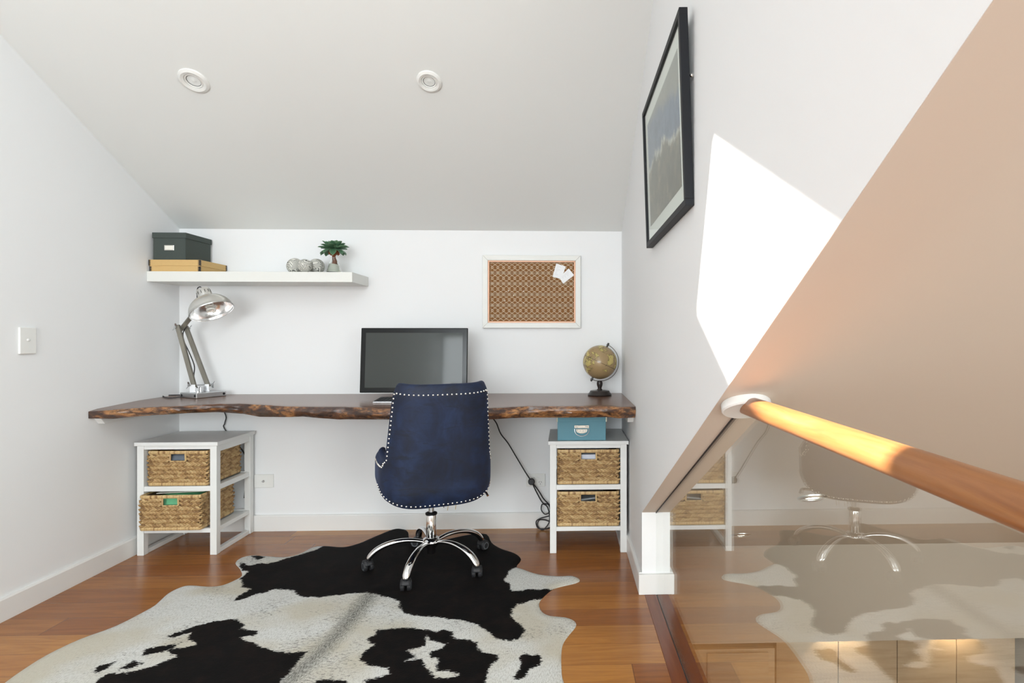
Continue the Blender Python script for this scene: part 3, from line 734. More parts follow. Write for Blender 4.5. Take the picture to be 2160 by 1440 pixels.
note([(1199.5, 566), (1211, 580), (1188, 598.5), (1179.5, 585)], 'small white handwritten note pinned slanting on the pinboard, right and lower of the pair', YB - .0155)
M_pin = plain('white_pin_head', (.8, .78, .72), .3)
for (px, py, lb) in ((1112.5, 602.5, 'topmost white one'), (1073, 613.5, 'left one of the upper row'), (1105, 613.5, 'just below the topmost'), (1083.5, 623, 'between the left pins'), (1065.5, 633.5, 'lowest at far left'), (1105, 639, 'lowest at the right')):
    p = at_y(px, py, YB - .0135)
    o = MB().lathe([(0, 0), (.002, 0), (.0022, .002), (.0015, .005), (.0028, .008), (.0025, .010), (0, .0105)], axis_m(p, (0, -1, 0)), 12, False).build('push_pin', M_pin, smooth=True)
    tag(o, 'tiny pale push pin stuck in the pinboard, ' + lb, 'pin', 'push pins in the pinboard')

# ================================================================== PICTURE
py0, py1, pz0, pz1 = 1.415, 2.095, 1.408, 1.905
pf = thing('framed_picture', (XR, (py0 + py1) / 2, pz0), 'black-framed coastal picture with a white mat on the right wall', 'picture')
lean = R(1.9)
# local: x=into room(-X), y along wall (toward back), z up
pm = Matrix.Translation((XR - .001, py0, pz0)) @ Matrix.Rotation(-lean, 4, 'Y') @ Matrix.Diagonal((-1, 1, 1, 1))
PW, PH = py1 - py0, pz1 - pz0
M_frm = plain('black_frame_lacquer', (.014, .015, .018), .5, spec=.2)
mb = MB(); fw = .018
for (a, b) in (((0, 0, 0), (.022, PW, fw)), ((0, 0, PH - fw), (.022, PW, PH)), ((0, 0, fw), (.022, fw, PH - fw)), ((0, PW - fw, fw), (.022, PW, PH - fw))): mb.box(a, b, pm)
mb.build('frame', M_frm, pf, bevel=.001)
mt = MB().box((.006, fw, fw), (.013, PW - fw, PH - fw), pm).build('mat_board', plain('mat_white', (.8, .81, .79), .7, var=.01), pf)
t = NT('coast_print'); tc = t.n('ShaderNodeTexCoord'); sp = t.n('ShaderNodeSeparateXYZ'); t.l(tc.outputs['Generated'], sp.inputs[0])
v = t.coords((1, 1, 1)); n1 = t.noise(v, 5, 7, .62, 1.0); n2 = t.noise(v, 18, 6, .7, .6)
e = t.math('ADD', t.math('ADD', sp.outputs[2], t.math('MULTIPLY', sp.outputs[1], -.25)), t.math('MULTIPLY', t.math('SUBTRACT', n1, .5), .5))
sea = t.mix(t.ramp(n2, [(.35, (0, 0, 0)), (.65, (1, 1, 1))]), (.035, .075, .17), (.13, .20, .32))
cliff = t.ramp(n2, [(.32, (.03, .035, .03)), (.5, (.09, .085, .06)), (.62, (.20, .17, .11)), (.75, (.42, .38, .28))])
c = t.mix(t.ramp(e, [(.36, (0, 0, 0)), (.42, (1, 1, 1))]), cliff, sea)
c = t.mix(t.ramp(e, [(.68, (0, 0, 0)), (.80, (1, 1, 1))]), c, t.mix(n2, (.10, .12, .12), (.36, .36, .33)))
foam = t.ramp(t.math('ABSOLUTE', t.math('SUBTRACT', e, .39)), [(.0, (1, 1, 1)), (.05, (0, 0, 0))])
c = t.mix(t.math('MULTIPLY', foam, t.ramp(n2, [(.4, (0, 0, 0)), (.6, (1, 1, 1))])), c, (.75, .74, .66))
t.col(c); t.set(rough=.5)
MB().box((.0125, .075, .068), (.0138, PW - .062, PH - .066), pm).build('print', t.m, pf)
MB().box((.0165, fw, fw), (.018, PW - fw, PH - fw), pm).build('glass', M_picglass, pf)
hk = at_x(1459, 169, XR); hk.y = py0 + .006
MB().sphere((XR - .006, hk.y, hk.z), .005, 12, 8).build('hanging_screw', M_nail, pf, smooth=True)

# ================================================================== SWITCH / OUTLETS
sw_ = thing('light_switch', (XL, 2.34, 1.065), 'white light switch plate on the left wall', 'switch')
MB().box((XL, 2.305, 1.012), (XL + .009, 2.376, 1.118)).build('plate', M_plastic, sw_, bevel=.003)
MB().sphere((XL + .009, 2.341, 1.068), .008, 16, 10, sc3=(.5, 1, .75)).build('rocker', M_white, sw_, smooth=True)
tv = thing('aerial_socket', (-1.68, YB, .277), 'white aerial socket plate on the back wall beside the left drawer unit', 'socket')
MB().box((-1.733, YB - .008, .241), (-1.626, YB, .315)).build('plate', M_plastic, tv, bevel=.002)
MB().lathe([(.006, 0), (.0065, .005), (.0035, .005), (.003, .001)], axis_m((-1.679, YB - .008, .278), (0, -1, 0)), 16, False).build('connector', M_steel, tv, smooth=True)
po = thing('power_outlet', (-.165, YB, .27), 'white double power outlet on the back wall left of the right drawer unit', 'power outlet')
MB().box((-.219, YB - .008, .234), (-.111, YB, .307)).build('plate', M_plastic, po, bevel=.002)
for sx in (-.192, -.139):
    fc = MB().lathe([(0, 0), (.017, 0), (.0175, .001), (.0175, .002), (0, .002)], axis_m((sx, YB - .008, .256), (0, -1, 0)), 28, False).build('socket_face', M_plastic, po, smooth=True)
    mb = MB()
    for a in (R(30), R(-30)): mb.box((-.001, -.0004, -.004), (.001, 0, .004), Matrix.Translation((sx + (.006 if a < 0 else -.006), YB - .0101, .260)) @ Matrix.Rotation(a, 4, 'Y'))
    mb.box((sx - .001, YB - .0105, .246), (sx + .001, YB - .0101, .253)); mb.build('pin_slots', M_black, fc)
for sx in (-.175, -.150):
    MB().box((sx - .005, YB - .011, .284), (sx + .007, YB - .008, .292)).build('rocker', M_white, po, bevel=.002)

# ================================================================== DRAWER UNITS
def unit(x0, y0, label, group):
    W_, D_, L_ = .385, 3.222 - y0, .032
    o = thing('drawer_unit', (x0 + W_ / 2, y0 + D_ / 2, 0), label, 'storage unit', group)
    MB().box((x0 - .009, y0 - .008, .543), (x0 + W_ + .009, y0 + D_, .561)).build('top', M_white, o, bevel=.0015)
    for xx in (x0, x0 + W_ - L_):
        for yy in (y0, y0 + D_ - L_ - .002):
            MB().box((xx, yy, .0005), (xx + L_, yy + L_, .5435)).build('leg', M_white, o, bevel=.001)
        for (z0_, z1_) in ((.508, .543), (.316, .342), (.110, .132), (.0005, .022)):
            MB().box((xx + .004, y0 + L_, z0_), (xx + L_ - .004, y0 + D_ - L_ - .002, z1_)).build('side_rail', M_white, o, bevel=.001)
    for (z0_, z1_) in ((.524, .543), (.316, .341), (.110, .131)):
        MB().box((x0 + L_, y0 + .003, z0_), (x0 + W_ - L_, y0 + .021, z1_)).build('front_rail', M_white, o, bevel=.001)
    for (z0_, z1_) in ((.524, .543), (.316, .341), (.110, .131)):
        MB().box((x0 + L_, y0 + D_ - .021, z0_), (x0 + W_ - L_, y0 + D_ - .004, z1_)).build('back_rail', M_white, o, bevel=.001)
    for z1_ in (.335, .125):
        MB().box((x0 + L_ - .006, y0 + .021, z1_ - .004), (x0 + W_ - L_ + .006, y0 + D_ - .021, z1_)).build('shelf_panel', M_white, o)
    return o
unit(-2.112, 2.885, 'white open drawer unit with two woven baskets in the left corner under the desk', 'white basket units under the desk')
unit(-.074, 2.846, 'white two-basket drawer unit with a blue box on top, at the right wall', 'white basket units under the desk')

# woven basket
t = NT('water_hyacinth'); g = t.n('ShaderNodeNewGeometry'); v = t.coords()
a = t.ramp(g.outputs['Random Per Island'], [(0, (.21, .115, .045)), (.3, (.38, .23, .095)), (.7, (.49, .32, .14)), (1, (.60, .43, .21))])
t.col(t.mix(t.math('MULTIPLY', t.noise(v, 90, 4, .7), .4), a, (.28, .16, .06))); t.set(rough=.6); t.bump(t.noise(v, 400, 2), .3, .001); M_straw = t.m
t = NT('wrapped_hyacinth_rim'); v = t.coords((55, 55, 3)); n_ = t.noise(v, 1.3, 3, .6)
t.col(t.ramp(n_, [(.35, (.26, .14, .055)), (.45, (.52, .34, .15)), (.55, (.64, .46, .22)), (.68, (.44, .27, .12))])); t.set(rough=.55); t.bump(n_, .5, .002); M_rim = t.m
M_inner = plain('basket_lining', (.10, .055, .025), .9)
BW, BD, BH = .292, .30, .174
def make_basket(hole):
    # origin: bottom centre of the basket front face; +y goes back
    o = thing('woven_basket', (0, 0, 0), 'x', 'basket')
    hx0, hx1, hz0, hz1 = hole
    mb = MB(); th = .006
    mb.box((-BW / 2 + .006, .008, .004), (-BW / 2 + .012, BD - .008, BH - .008)); mb.box((BW / 2 - .012, .008, .004), (BW / 2 - .006, BD - .008, BH - .008))
    mb.box((-BW / 2 + .012, BD - .014, .004), (BW / 2 - .012, BD - .008, BH - .008)); mb.box((-BW / 2 + .012, .008, .004), (BW / 2 - .012, BD - .008, .010))
    mb.box((-BW / 2 + .012, .008, .010), (hx0, .013, BH - .008)); mb.box((hx1, .008, .010), (BW / 2 - .012, .013, BH - .008))
    mb.box((hx0, .008, .010), (hx1, .013, hz0)); mb.box((hx0, .008, hz1), (hx1, .013, BH - .008))
    mb.build('lining', M_inner, o, local=True)
    rn = random.Random(11)
    def face(org, ux, nrm_, width, nm, holed):
        mb = MB(); nrows = 7; z0_, z1_ = .014, BH - .016; rh = (z1_ - z0_) / nrows
        ux = Vector(ux); nn = Vector(nrm_); up = Vector((0, 0, 1)); org = Vector(org)
        for r_ in range(nrows):
            npx = int((width - .02) / .0158); st_ = (width - .02) / npx; off = rn.uniform(0, st_)
            for half in (0, 1):
                for k in range(npx + 1):
                    xc = .010 + k * st_ + (st_ * .5 if half else 0) + off * .3
                    if xc > width - .007: continue
                    zc = z0_ + (r_ + (.30 if half == 0 else .70)) * rh + rn.uniform(-.0006, .0006)
                    if holed:
                        xx = -width / 2 + xc
                        if hx0 - .006 < xx < hx1 + .006 and hz0 - .002 < zc < hz1 + .01: continue
                    an = R(27 + rn.uniform(-7, 7)) * (1 if half == 0 else -1)
                    ax = ux * math.cos(an) + up * math.sin(an); az = (up * math.cos(an) - ux * math.sin(an))
                    c_ = org + ux * (xc - width / 2) + up * zc + nn * rn.uniform(-.0008, .0012)
                    m = Matrix((ax, nn, az)).transposed().to_4x4(); m.translation = c_
                    m = m @ Matrix.Rotation(R(rn.uniform(4, 12)), 4, 'Z')
                    Ls, Ws = .0160 * rn.uniform(.9, 1.15), rh * .33 * rn.uniform(.9, 1.12)
                    mb.lathe([(0, -1), (.55, -.72), (1, -.1), (.85, .45), (.35, .85), (0, 1)], m @ Matrix.Diagonal((Ls, .0058, Ws, 1)) @ Matrix.Rotation(PI / 2, 4, 'Y'), 6)
        mb.build(nm, M_straw, o, local=True, smooth='all')
    face((0, .0055, 0), (1, 0, 0), (0, -1, 0), BW, 'front_weave', True)
    face((BW / 2 - .0055, BD / 2, 0), (0, 1, 0), (1, 0, 0), BD, 'side_weave', False)
    face((-BW / 2 + .0055, BD / 2, 0), (0, -1, 0), (-1, 0, 0), BD, 'side_weave', False)
    for zc, nm in ((BH - .0085, 'top_rim'), (.0085, 'bottom_rim')):
        q = .0085; pts = []
        for (cx_, cy_, a0) in ((BW / 2 - .012, .012, -90), (BW / 2 - .012, BD - .012, 0), (-BW / 2 + .012, BD - .012, 90), (-BW / 2 + .012, .012, 180)):
            for k in range(4):
                a_ = R(a0 + 30 * k); pts.append((cx_ + (.012 - q * .55) * math.cos(a_), cy_ + (.012 - q * .55) * math.sin(a_), zc))
        MB().tube(pts, q, 10, close=True, flat=(.62, 1)).build(nm, M_rim, o, local=True, smooth=True)
    # wrapped edge around the hand hole
    cxh = (hx0 + hx1) / 2
    MB().tube([(hx0, .004, hz1 + .001), (hx0 - .001, .004, hz0 + .003), (hx0 + .003, .004, hz0), (hx1 - .003, .004, hz0), (hx1 + .001, .004, hz0 + .003), (hx1, .004, hz1 + .001)], .0042, 8).build('handle_edge', M_rim, o, local=True, smooth=True)
    return o
proto = make_basket((-.037, .037, .121, .1565))
places = [
    (-1.920, 2.889, .3425, 0, 1.0, 'woven basket in the upper bay of the left drawer unit, grey cloth inside'),
    (-1.932, 2.853, .1325, R(1.2), 1.0, 'woven basket pulled slightly out of the left unit, green cloth in its hand hole'),
    (.1185, 2.851, .3425, 0, 1.07, 'woven basket in the upper bay of the right drawer unit, white paper inside'),
    (.1175, 2.849, .1325, R(-.6), 1.07, 'woven basket in the lower bay of the right drawer unit, grey papers inside')]
baskets = []
for i, (x, y, z, rz, sx, lb) in enumerate(places):
    o = proto if i == 0 else copy_tree(proto)
    baskets.append(o)
for o, (x, y, z, rz, sx, lb) in zip(baskets, places):
    o.matrix_basis = Matrix.Translation((x, y, z)) @ Matrix.Rotation(rz, 4, 'Z') @ Matrix.Diagonal((sx, 1, 1, 1))
    tag(o, lb, 'basket', 'woven baskets in the drawer units')
# contents
def lump(name, c, sx, sy, sz, mat, label, cat, seed=1, amp=.012):
    def f(u, v):
        a = 2 * PI * u; b = PI * (v - .5); q = lambda x: math.copysign(abs(x) ** .5, x)
        p = Vector((sx * q(math.cos(a)) * q(math.cos(b)), sy * q(math.sin(a)) * q(math.cos(b)), sz * q(math.sin(b))))
        n_ = noise.noise(Vector((p.x * 18 + seed, p.y * 18, p.z * 60))) * amp
        return Vector(c) + p * (1 + n_ / max(.03, p.length))
    mb = MB(); mb.grid(f, 40, 24); bmesh.ops.remove_doubles(mb.bm, verts=mb.bm.verts, dist=.0001)
    return tag(mb.build(name, mat, smooth='all'), label, cat)
M_gcl = plain('slate_cloth', srgb(110, 118, 128), .8, var=.3, vscale=40)
M_grn = plain('mint_green_cloth', (.16, .50, .26), .75, var=.25, vscale=30)
lump('folded_cloth', (-1.92, 3.03, .345 + .010 + .076), .125, .12, .075, M_gcl, 'slate grey folded cloth inside the upper basket of the left drawer unit', 'cloth', 2)
lump('folded_cloth', (-1.945, 3.00, .1325 + .010 + .076), .12, .12, .075, M_grn, 'mint green folded cloth inside the lower basket of the left drawer unit', 'cloth', 5)
tag(MB().prism([(-2.03, 2.90, .3015), (-1.80, 2.91, .3085), (-1.80, 3.10, .3095), (-2.03, 3.10, .3025)], (0, 0, .003)).build('paper_stack', plain('cream_sheet', (.8, .76, .66), .7), bevel=.001), 'cream papers lying across the top of the lower left basket', 'paper')
tag(MB().box((.0, 2.88, .356), (.235, 3.10, .486)).build('paper_stack', plain('white_paper_block', (.75, .77, .86), .6), bevel=.004), 'white paper inside the upper basket of the right drawer unit', 'paper')
mb = MB()
for k in range(9): mb.box((-.11, .0, k * .014), (.11, .21, k * .014 + .008), Matrix.Translation((.118, 2.875, .146)) @ Matrix.Rotation(R([2, -4, 3, -6, 5, -2, 7, -5, 8][k]), 4, 'Z') @ Matrix.Rotation(R([0, 1, -1, 1, -1, 1, 0, 3, -5][k]), 4, 'Y'))
tag(mb.build('magazine_stack', plain('grey_magazines', (.28, .30, .31), .4, var=.5, vscale=25)), 'grey papers piled inside the lower basket of the right drawer unit', 'magazines')

# blue box
M_blue = plain('teal_blue_box_board', srgb(98, 150, 165), .6, var=.03, vscale=200)
bq = thing('storage_box', (.118, 3.0, .5615), 'teal blue storage box with a metal handle on top of the right drawer unit', 'box')
ql, qr = at_y(1176, 928, 2.856), at_y(1278, 928, 2.856)
by0 = 2.856
MB().box((ql.x, by0, .5618), (qr.x, 3.16, .672)).build('body', M_blue, bq, bevel=.002)
MB().box((ql.x - .004, by0 - .003, .655), (qr.x + .004, 3.164, .682)).build('lid', M_blue, bq, bevel=.002)
M_cream = plain('cream_corner', (.72, .70, .55), .5)
for s_, xx in ((-1, ql.x - .005), (1, qr.x + .005)):
    MB().box((min(xx, xx - s_ * .006), by0 - .004, .655), (max(xx, xx - s_ * .006), by0 + .004, .6825)).build('corner_guard', M_cream, bq, bevel=.001)
hxm = (ql.x + qr.x) / 2; hz = at_y(1225, 902, by0).z
hp = MB()
hp.box((hxm - .037, by0 - .003, hz - .002), (hxm + .037, by0, hz + .013))
pts = [(hxm + .034 * math.cos(a), by0 - .003, hz - .006 - .026 * abs(math.sin(a)) ** .8) for a in [PI * k / 16 for k in range(17)]]
hp.prism([(x, y + .003, z) for x, y, z in [(hxm - .03, by0 - .003, hz - .006), (hxm + .03, by0 - .003, hz - .006), (hxm + .026, by0 - .003, hz - .022), (hxm + .008, by0 - .003, hz - .028), (hxm - .008, by0 - .003, hz - .028), (hxm - .026, by0 - .003, hz - .022)]], (0, -.003, 0))
hpo = hp.build('handle_plate', plain('aged_nickel', (.45, .42, .36), .4, .8, var=.3, vscale=90), bq, bevel=.001)
MB().tube([(hxm - .036, by0 - .006, hz - .004)] + [(hxm - .036 * math.cos(a), by0 - .009, hz - .006 - .034 * math.sin(a) ** .8) for a in [PI * k / 14 for k in range(1, 14)]] + [(hxm + .036, by0 - .006, hz - .004)], .0018, 8).build('drop_handle', M_steel, hpo, smooth=True)
mb = MB()
for dx in (-.028, -.020, .020, .028, -.02, .02): mb.sphere((hxm + dx, by0 - .003, hz + .006), .0022, 8, 6)
for dx in (-.02, -.008, .008, .02): mb.sphere((hxm + dx, by0 - .003, hz - .015), .002, 8, 6)
mb.build('rivets', M_steel, hpo, smooth=True)

# cord with inline switch, right
cd_ = thing('switch_cord', at_y(1121, 1015, 3.18), 'black cord with round inline switch, hanging from the desk to the floor', 'cable')
c1 = [(1036, 878), (1047, 892), (1056, 914), (1072, 935), (1090, 965), (1108, 995), (1121, 1015)]
c2 = [(1121, 1015), (1133, 1040), (1145, 1060), (1157, 1064), (1160, 1078), (1150, 1084), (1142, 1075), (1144, 1063), (1154, 1068), (1159, 1085), (1158, 1102), (1145, 1117), (1134, 1108), (1137, 1097), (1148, 1096), (1158, 1099)]
c3 = [(1121, 1015), (1137, 1036), (1147, 1052), (1163, 1068)]
c4 = [(1158, 1088), (1140, 1093), (1131, 1100), (1135, 1113), (1150, 1115), (1162, 1112)]
for cc_, y0_, y1_ in ((c1, 3.14, 3.19), (c2, 3.19, 3.20), (c3, 3.19, 3.205), (c4, 3.195, 3.19)):
    MB().tube([at_y(px, py, y0_ + (y1_ - y0_) * k / (len(cc_) - 1) + (.004 * math.sin(k * 2.1))) for k, (px, py) in enumerate(cc_)], .0034, 8, 7).build('cable', M_rubber, cd_, smooth=True)
MB().lathe([(0, -.012), (.014, -.012), (.0185, -.007), (.019, .004), (.014, .011), (0, .012)], axis_m(at_y(1121, 1015.5, 3.185), (.1, -1, .1)), 28, False, False).build('inline_switch', M_rubber, cd_, smooth=True)

# ================================================================== CHAIR
CR = R(22)
ch = thing('office_chair', (-.63, 2.71, 0), 'navy velvet office chair with nailhead trim and chrome star base on the cowhide rug', 'office chair', rot=(0, 0, CR))
A_, B_, NE = .248, .262, 3.6
ZT, ZA = .874, .548
def ss(x): x = max(0, min(1, x)); return x * x * (3 - 2 * x)
def ztop(t_):
    t_ = abs(t_)
    return ZT - .008 * (1 - (t_ / .37) ** 2 if t_ < .37 else 0)  - (ZT - ZA) * ss((t_ - .43) / .10) - .012 * max(0, t_ - .55)
def zbot(t_): return .345 + .085 * min(1, abs(t_) / .75) ** 2.2
def S(t_, z):
    th_ = abs(t_) * R(118); sg = 1 if t_ >= 0 else -1
    cx_, sx_2 = math.cos(th_), math.sin(th_)
    x = A_ * abs(sx_2) ** (2 / NE); y = -.018 - B_ * math.copysign(abs(cx_) ** (2 / NE), cx_)
    h = max(0, z - .45)
    k = 1 - .07 * ss(h / .42) if z > .45 else 1 - .10 * ((.45 - z) / .1) ** 2
    back = max(0, cx_) ** .7
    y -= .16 * h * back + .012
    if z < .45: y += .03 * ((.45 - z) / .1) ** 2 * back
    return Vector((sg * x * k, y, z))
def Sn(t_, z):
    e = .004; a_ = S(t_ + e, z) - S(t_ - e, z); b_ = S(t_, z + e) - S(t_, z - e); n_ = a_.cross(b_).normalized()
    p = S(t_, z)
    return n_ if n_.dot(Vector((p.x, p.y - .05, 0))) > 0 else -n_
t = NT('navy_velvet'); v = t.coords((1, 1, .8)); n1 = t.noise(v, 7, 5, .65, 1.6); n2 = t.noise(t.coords((2.5, 2.5, 12)), 3, 6, .7, 1.2)
c = t.ramp(n1, [(.32, (.0012, .0045, .017)), (.5, (.003, .010, .036)), (.68, (.0065, .019, .062))])
c = t.mix(t.ramp(n2, [(.54, (0, 0, 0)), (.66, (.85, .85, .85))]), c, (.002, .005, .014)); t.col(c)
t.set(rough=.65, sheen=.14); t.b.inputs['Sheen Roughness'].default_value = .35; t.b.inputs['Sheen Tint'].default_value = (.12, .25, .7, 1); t.bump(t.noise(v, 180, 2), .12, .001); M_velvet = t.m
mb = MB(); NU, NV = 96, 26
V = []
def depthof(t_, v_): return .052
for side in (0, 1):
    G = []
    for i in range(NU + 1):
        row = []
        t_ = math.copysign(abs(-1 + 2 * i / NU) ** 1.5, -1 + 2 * i / NU)
        for j in range(NV + 1):
            v_ = j / NV; zt_, zb_ = ztop(t_), zbot(t_)
            z = zb_ + (zt_ - zb_) * v_; p = S(t_, z); n_ = Sn(t_, z)
            # puffed roll near the border
            edge = min(1, min(1 - v_, 1) * (zt_ - zb_) / .03)
            if side == 0: p = p - n_ * (.012 * (1 - edge) ** 2)
            else:
                p = p - n_ * (.052 - .012 * (1 - edge) ** 2)
                tuft = .006 * math.cos(t_ * 22) * math.cos(v_ * 14) if abs(t_) < .5 else 0
                p = p - n_ * tuft
            row.append(mb.bm.verts.new(p))
        G.append(row)
    for i in range(NU):
        for j in range(NV): mb._f([G[i][j], G[i + 1][j], G[i + 1][j + 1], G[i][j + 1]] if side == 0 else [G[i][j], G[i][j + 1], G[i + 1][j + 1], G[i + 1][j]])
    V.append(G)
def rollpt(t_, z, f, up_):   # rounded border between outer (0) and inner (1)
    p = S(t_, z); n_ = Sn(t_, z); a_ = PI * f
    return p - n_ * (.026 - .014 * math.cos(a_)) + up_ * .014 * math.sin(a_)
KR = 5
for top_ in (True, False):
    prev = [V[0][i][NV if top_ else 0] for i in range(NU + 1)]
    for k in range(1, KR + 1):
        if k == KR: cur = [V[1][i][NV if top_ else 0] for i in range(NU + 1)]
        else:
            cur = []
            for i in range(NU + 1):
                t_ = math.copysign(abs(-1 + 2 * i / NU) ** 1.5, -1 + 2 * i / NU); z = ztop(t_) if top_ else zbot(t_)
                cur.append(mb.bm.verts.new(rollpt(t_, z, k / KR, Vector((0, 0, 1 if top_ else -.5)))))
        for i in range(NU): mb._f([prev[i], prev[i + 1], cur[i + 1], cur[i]])
        prev = cur
for i in (0, NU):
    prev = [V[0][i][j] for j in range(NV + 1)]; cur = [V[1][i][j] for j in range(NV + 1)]
    for j in range(NV): mb._f([prev[j], prev[j + 1], cur[j + 1], cur[j]])
bmesh.ops.remove_doubles(mb.bm, verts=mb.bm.verts, dist=.0004)
mb.build('back_shell', M_velvet, ch, local=True, smooth='all', subsurf=1)
# seat cushion and under-seat pan
def cush(u, v_):
    a_ = 2 * PI * u; b_ = PI * (v_ - .5); q = lambda x: math.copysign(abs(x) ** .45, x)
    return Vector((.205 * q(math.cos(a_)) * q(math.cos(b_)), .235 * q(math.sin(a_)) * q(math.cos(b_)) + .045, .438 + .055 * q(math.sin(b_)) + .012 * math.sin(b_)))
mb = MB(); mb.grid(cush, 48, 20); bmesh.ops.remove_doubles(mb.bm, verts=mb.bm.verts, dist=.0002); mb.build('seat_cushion', M_velvet, ch, local=True, smooth='all')
MB().box((-.17, -.16, .352), (.17, .23, .39)).build('seat_base', M_velvet, ch, bevel=.015, local=True)
MB().box((-.07, -.09, .325), (.07, .10, .353)).build('tilt_mechanism', M_black, ch, bevel=.004, local=True)
MB().tube([(.06, -.03, .338), (.20, -.06, .338), (.235, -.085, .345), (.245, -.105, .33)], .006, 10, 4).build('height_lever', M_chrome, ch, smooth=True, local=True)
MB().box((.035, -.13, .305), (.037, -.105, .35)).build('care_tag', M_black, ch, local=True)
M_str = plain('gold_cord', (.5, .33, .08), .6)
for dx in (.05, .085): MB().tube([(dx, -.14, .35), (dx + .003, -.142, .32), (dx, -.141, .295)], .0012, 6).build('tie_string', M_str, ch, local=True)
# gas column and base
MB().lathe([(.0125, .24), (.0125, .33)], None, 20).build('gas_lift', M_steel, ch, smooth=True, local=True)
MB().lathe([(.022, .115), (.024, .125), (.024, .245), (.022, .25)], None, 28).build('column_sleeve', M_chrome, ch, smooth=True, local=True)
MB().lathe([(.0255, .243), (.0275, .246), (.0275, .252), (.016, .257)], None, 24).build('collar', M_black, ch, smooth=True, local=True)
MB().lathe([(.018, .062), (.020, .066), (.020, .085), (.036, .104), (.042, .118), (.036, .132), (.025, .138)], None, 32).build('hub', M_chrome, ch, smooth=True, local=True)
def make_leg(ang_, spin):
    root = Matrix.Rotation(ang_, 4, 'Z')
    pts = [(.030, 0, .116), (.08, 0, .128), (.14, 0, .130), (.20, 0, .118), (.245, 0, .096), (.272, 0, .070), (.279, 0, .054)]
    lg = MB().tube([root @ Vector(p) for p in pts], [.011, .013, .0145, .0165, .018, .0175, .0155], 16, 5, flat=(1.0, .72)).build('leg', M_chrome, ch, smooth='all', local=True)
    cpos = root @ Vector((.279, 0, 0)); cm = Matrix.Translation(cpos) @ Matrix.Rotation(spin, 4, 'Z')
    cs_ = MB(); cs_.lathe([(.004, .03), (.006, .035), (.006, .058), (0, .058)], Matrix.Translation(cpos), 12)
    def hood(u, v_):
        a_ = PI * (-.08 + u * 1.0); x = -.019 + .038 * v_; return cm @ Vector((x, .012 + .0265 * math.cos(a_), .025 + .0275 * math.sin(a_)))
    cs_.grid(hood, 14, 4)
    hd = cs_.build('caster', M_rubber, ch, smooth=True, local=True)
    sol = hd.modifiers.new('solidify', 'SOLIDIFY'); sol.thickness = .003
    for sx_3 in (-1, 1):
        x0_, x1_ = sorted((sx_3 * .006, sx_3 * .022))
        mx_ = cm @ axis_m((0, .012, .025), (1, 0, 0))
        MB().lathe([(0, x0_), (.022, x0_), (.0245, x0_ + .003), (.0245, x1_ - .003), (.022, x1_), (0, x1_)], mx_, 28, False, False).build('wheel', M_rubber, hd, smooth=True, local=True)
        xo = x1_ if sx_3 > 0 else x0_
        MB().lathe([(.013, xo + sx_3 * .0002), (.0165, xo + sx_3 * .0009), (.0185, xo + sx_3 * .0002)], mx_, 28, False, False).build('wheel_cap', M_grey, hd, smooth=True, local=True)
wa = [192, 261, 328, 42, 116]; sp_ = [.9, .25, .1, -.8, 1.9]
for a_, s_ in zip(wa, sp_): make_leg(R(a_) - CR, R(40 * s_) - CR)
# nailheads
def tedge(z):
    lo, hi = .43, .53
    for _ in range(30):
        m_ = (lo + hi) / 2
        if ztop(m_) > z: lo = m_
        else: hi = m_
    return lo
path = [(t_, ztop(t_) - .026) for t_ in [.0 + .40 * (k / 80) ** 2.2 for k in range(81)]]
path += [(tedge(z + .012) - .040, z) for z in [ZT - .045 - (ZT - .06 - ZA) * k / 24 for k in range(25)]]
path += [(.50 + .05 * k / 6, ZA - .012 * math.sin(PI * k / 6) + .012 * (1 - k / 6)) for k in range(1, 7)]
path += [(.555 + .25 * k / 8, ztop(.555 + .25 * k / 8) - .022) for k in range(9)]
bpath = [(.72 * (k / 90) ** 2.2, zbot(.72 * (k / 90) ** 2.2) + .016) for k in range(91)]
def along(path, step, start):
    P3 = [S(*q) for q in path]; acc = start; out = []; dist = 0
    for (q0, q1), (a_, b_) in zip(zip(path, path[1:]), zip(P3, P3[1:])):
        L = (b_ - a_).length
        if L < 1e-7: continue
        while acc <= dist + L:
            f = (acc - dist) / L; out.append((q0[0] + (q1[0] - q0[0]) * f, q0[1] + (q1[1] - q0[1]) * f)); acc += step
        dist += L
    return out
nm_ = MB(); nm_.lathe([(0, .0042), (.0022, .0038), (.0040, .0022), (.0047, 0), (.0047, -.002)], None, 12, False, False)
nail0 = None; cnt = 0
cand = []
for pth, stp in ((path, .0192), (bpath, .0192)):
    for sg in (1, -1):
        for q in along(pth, stp, stp / 2): cand.append((sg * q[0], q[1]))
cand = sorted(cand, key=lambda q: abs(q[0] + .06)); rest = cand[100:]; cand = cand[:100]
for (t_, z) in cand:
    p = S(t_, z); n_ = Sn(t_, z)
    m_ = axis_m(p - n_ * .0005, n_)
    if nail0 is None: nail0 = nm_.build('nail_head', M_nail, ch, local=True, smooth='all'); o = nail0
    else: o = nail0.copy(); COL.objects.link(o); o.parent = ch
    o.matrix_basis = m_

mb = MB()
for (t_, z) in rest:
    p = S(t_, z); n_ = Sn(t_, z); mb.lathe([(0, .0042), (.0022, .0038), (.0040, .0022), (.0047, 0)], axis_m(p - n_ * .0005, n_), 10, False, False)
tag(mb.build('nail_heads', M_nail, ch, local=True, smooth='all'), kind='stuff')

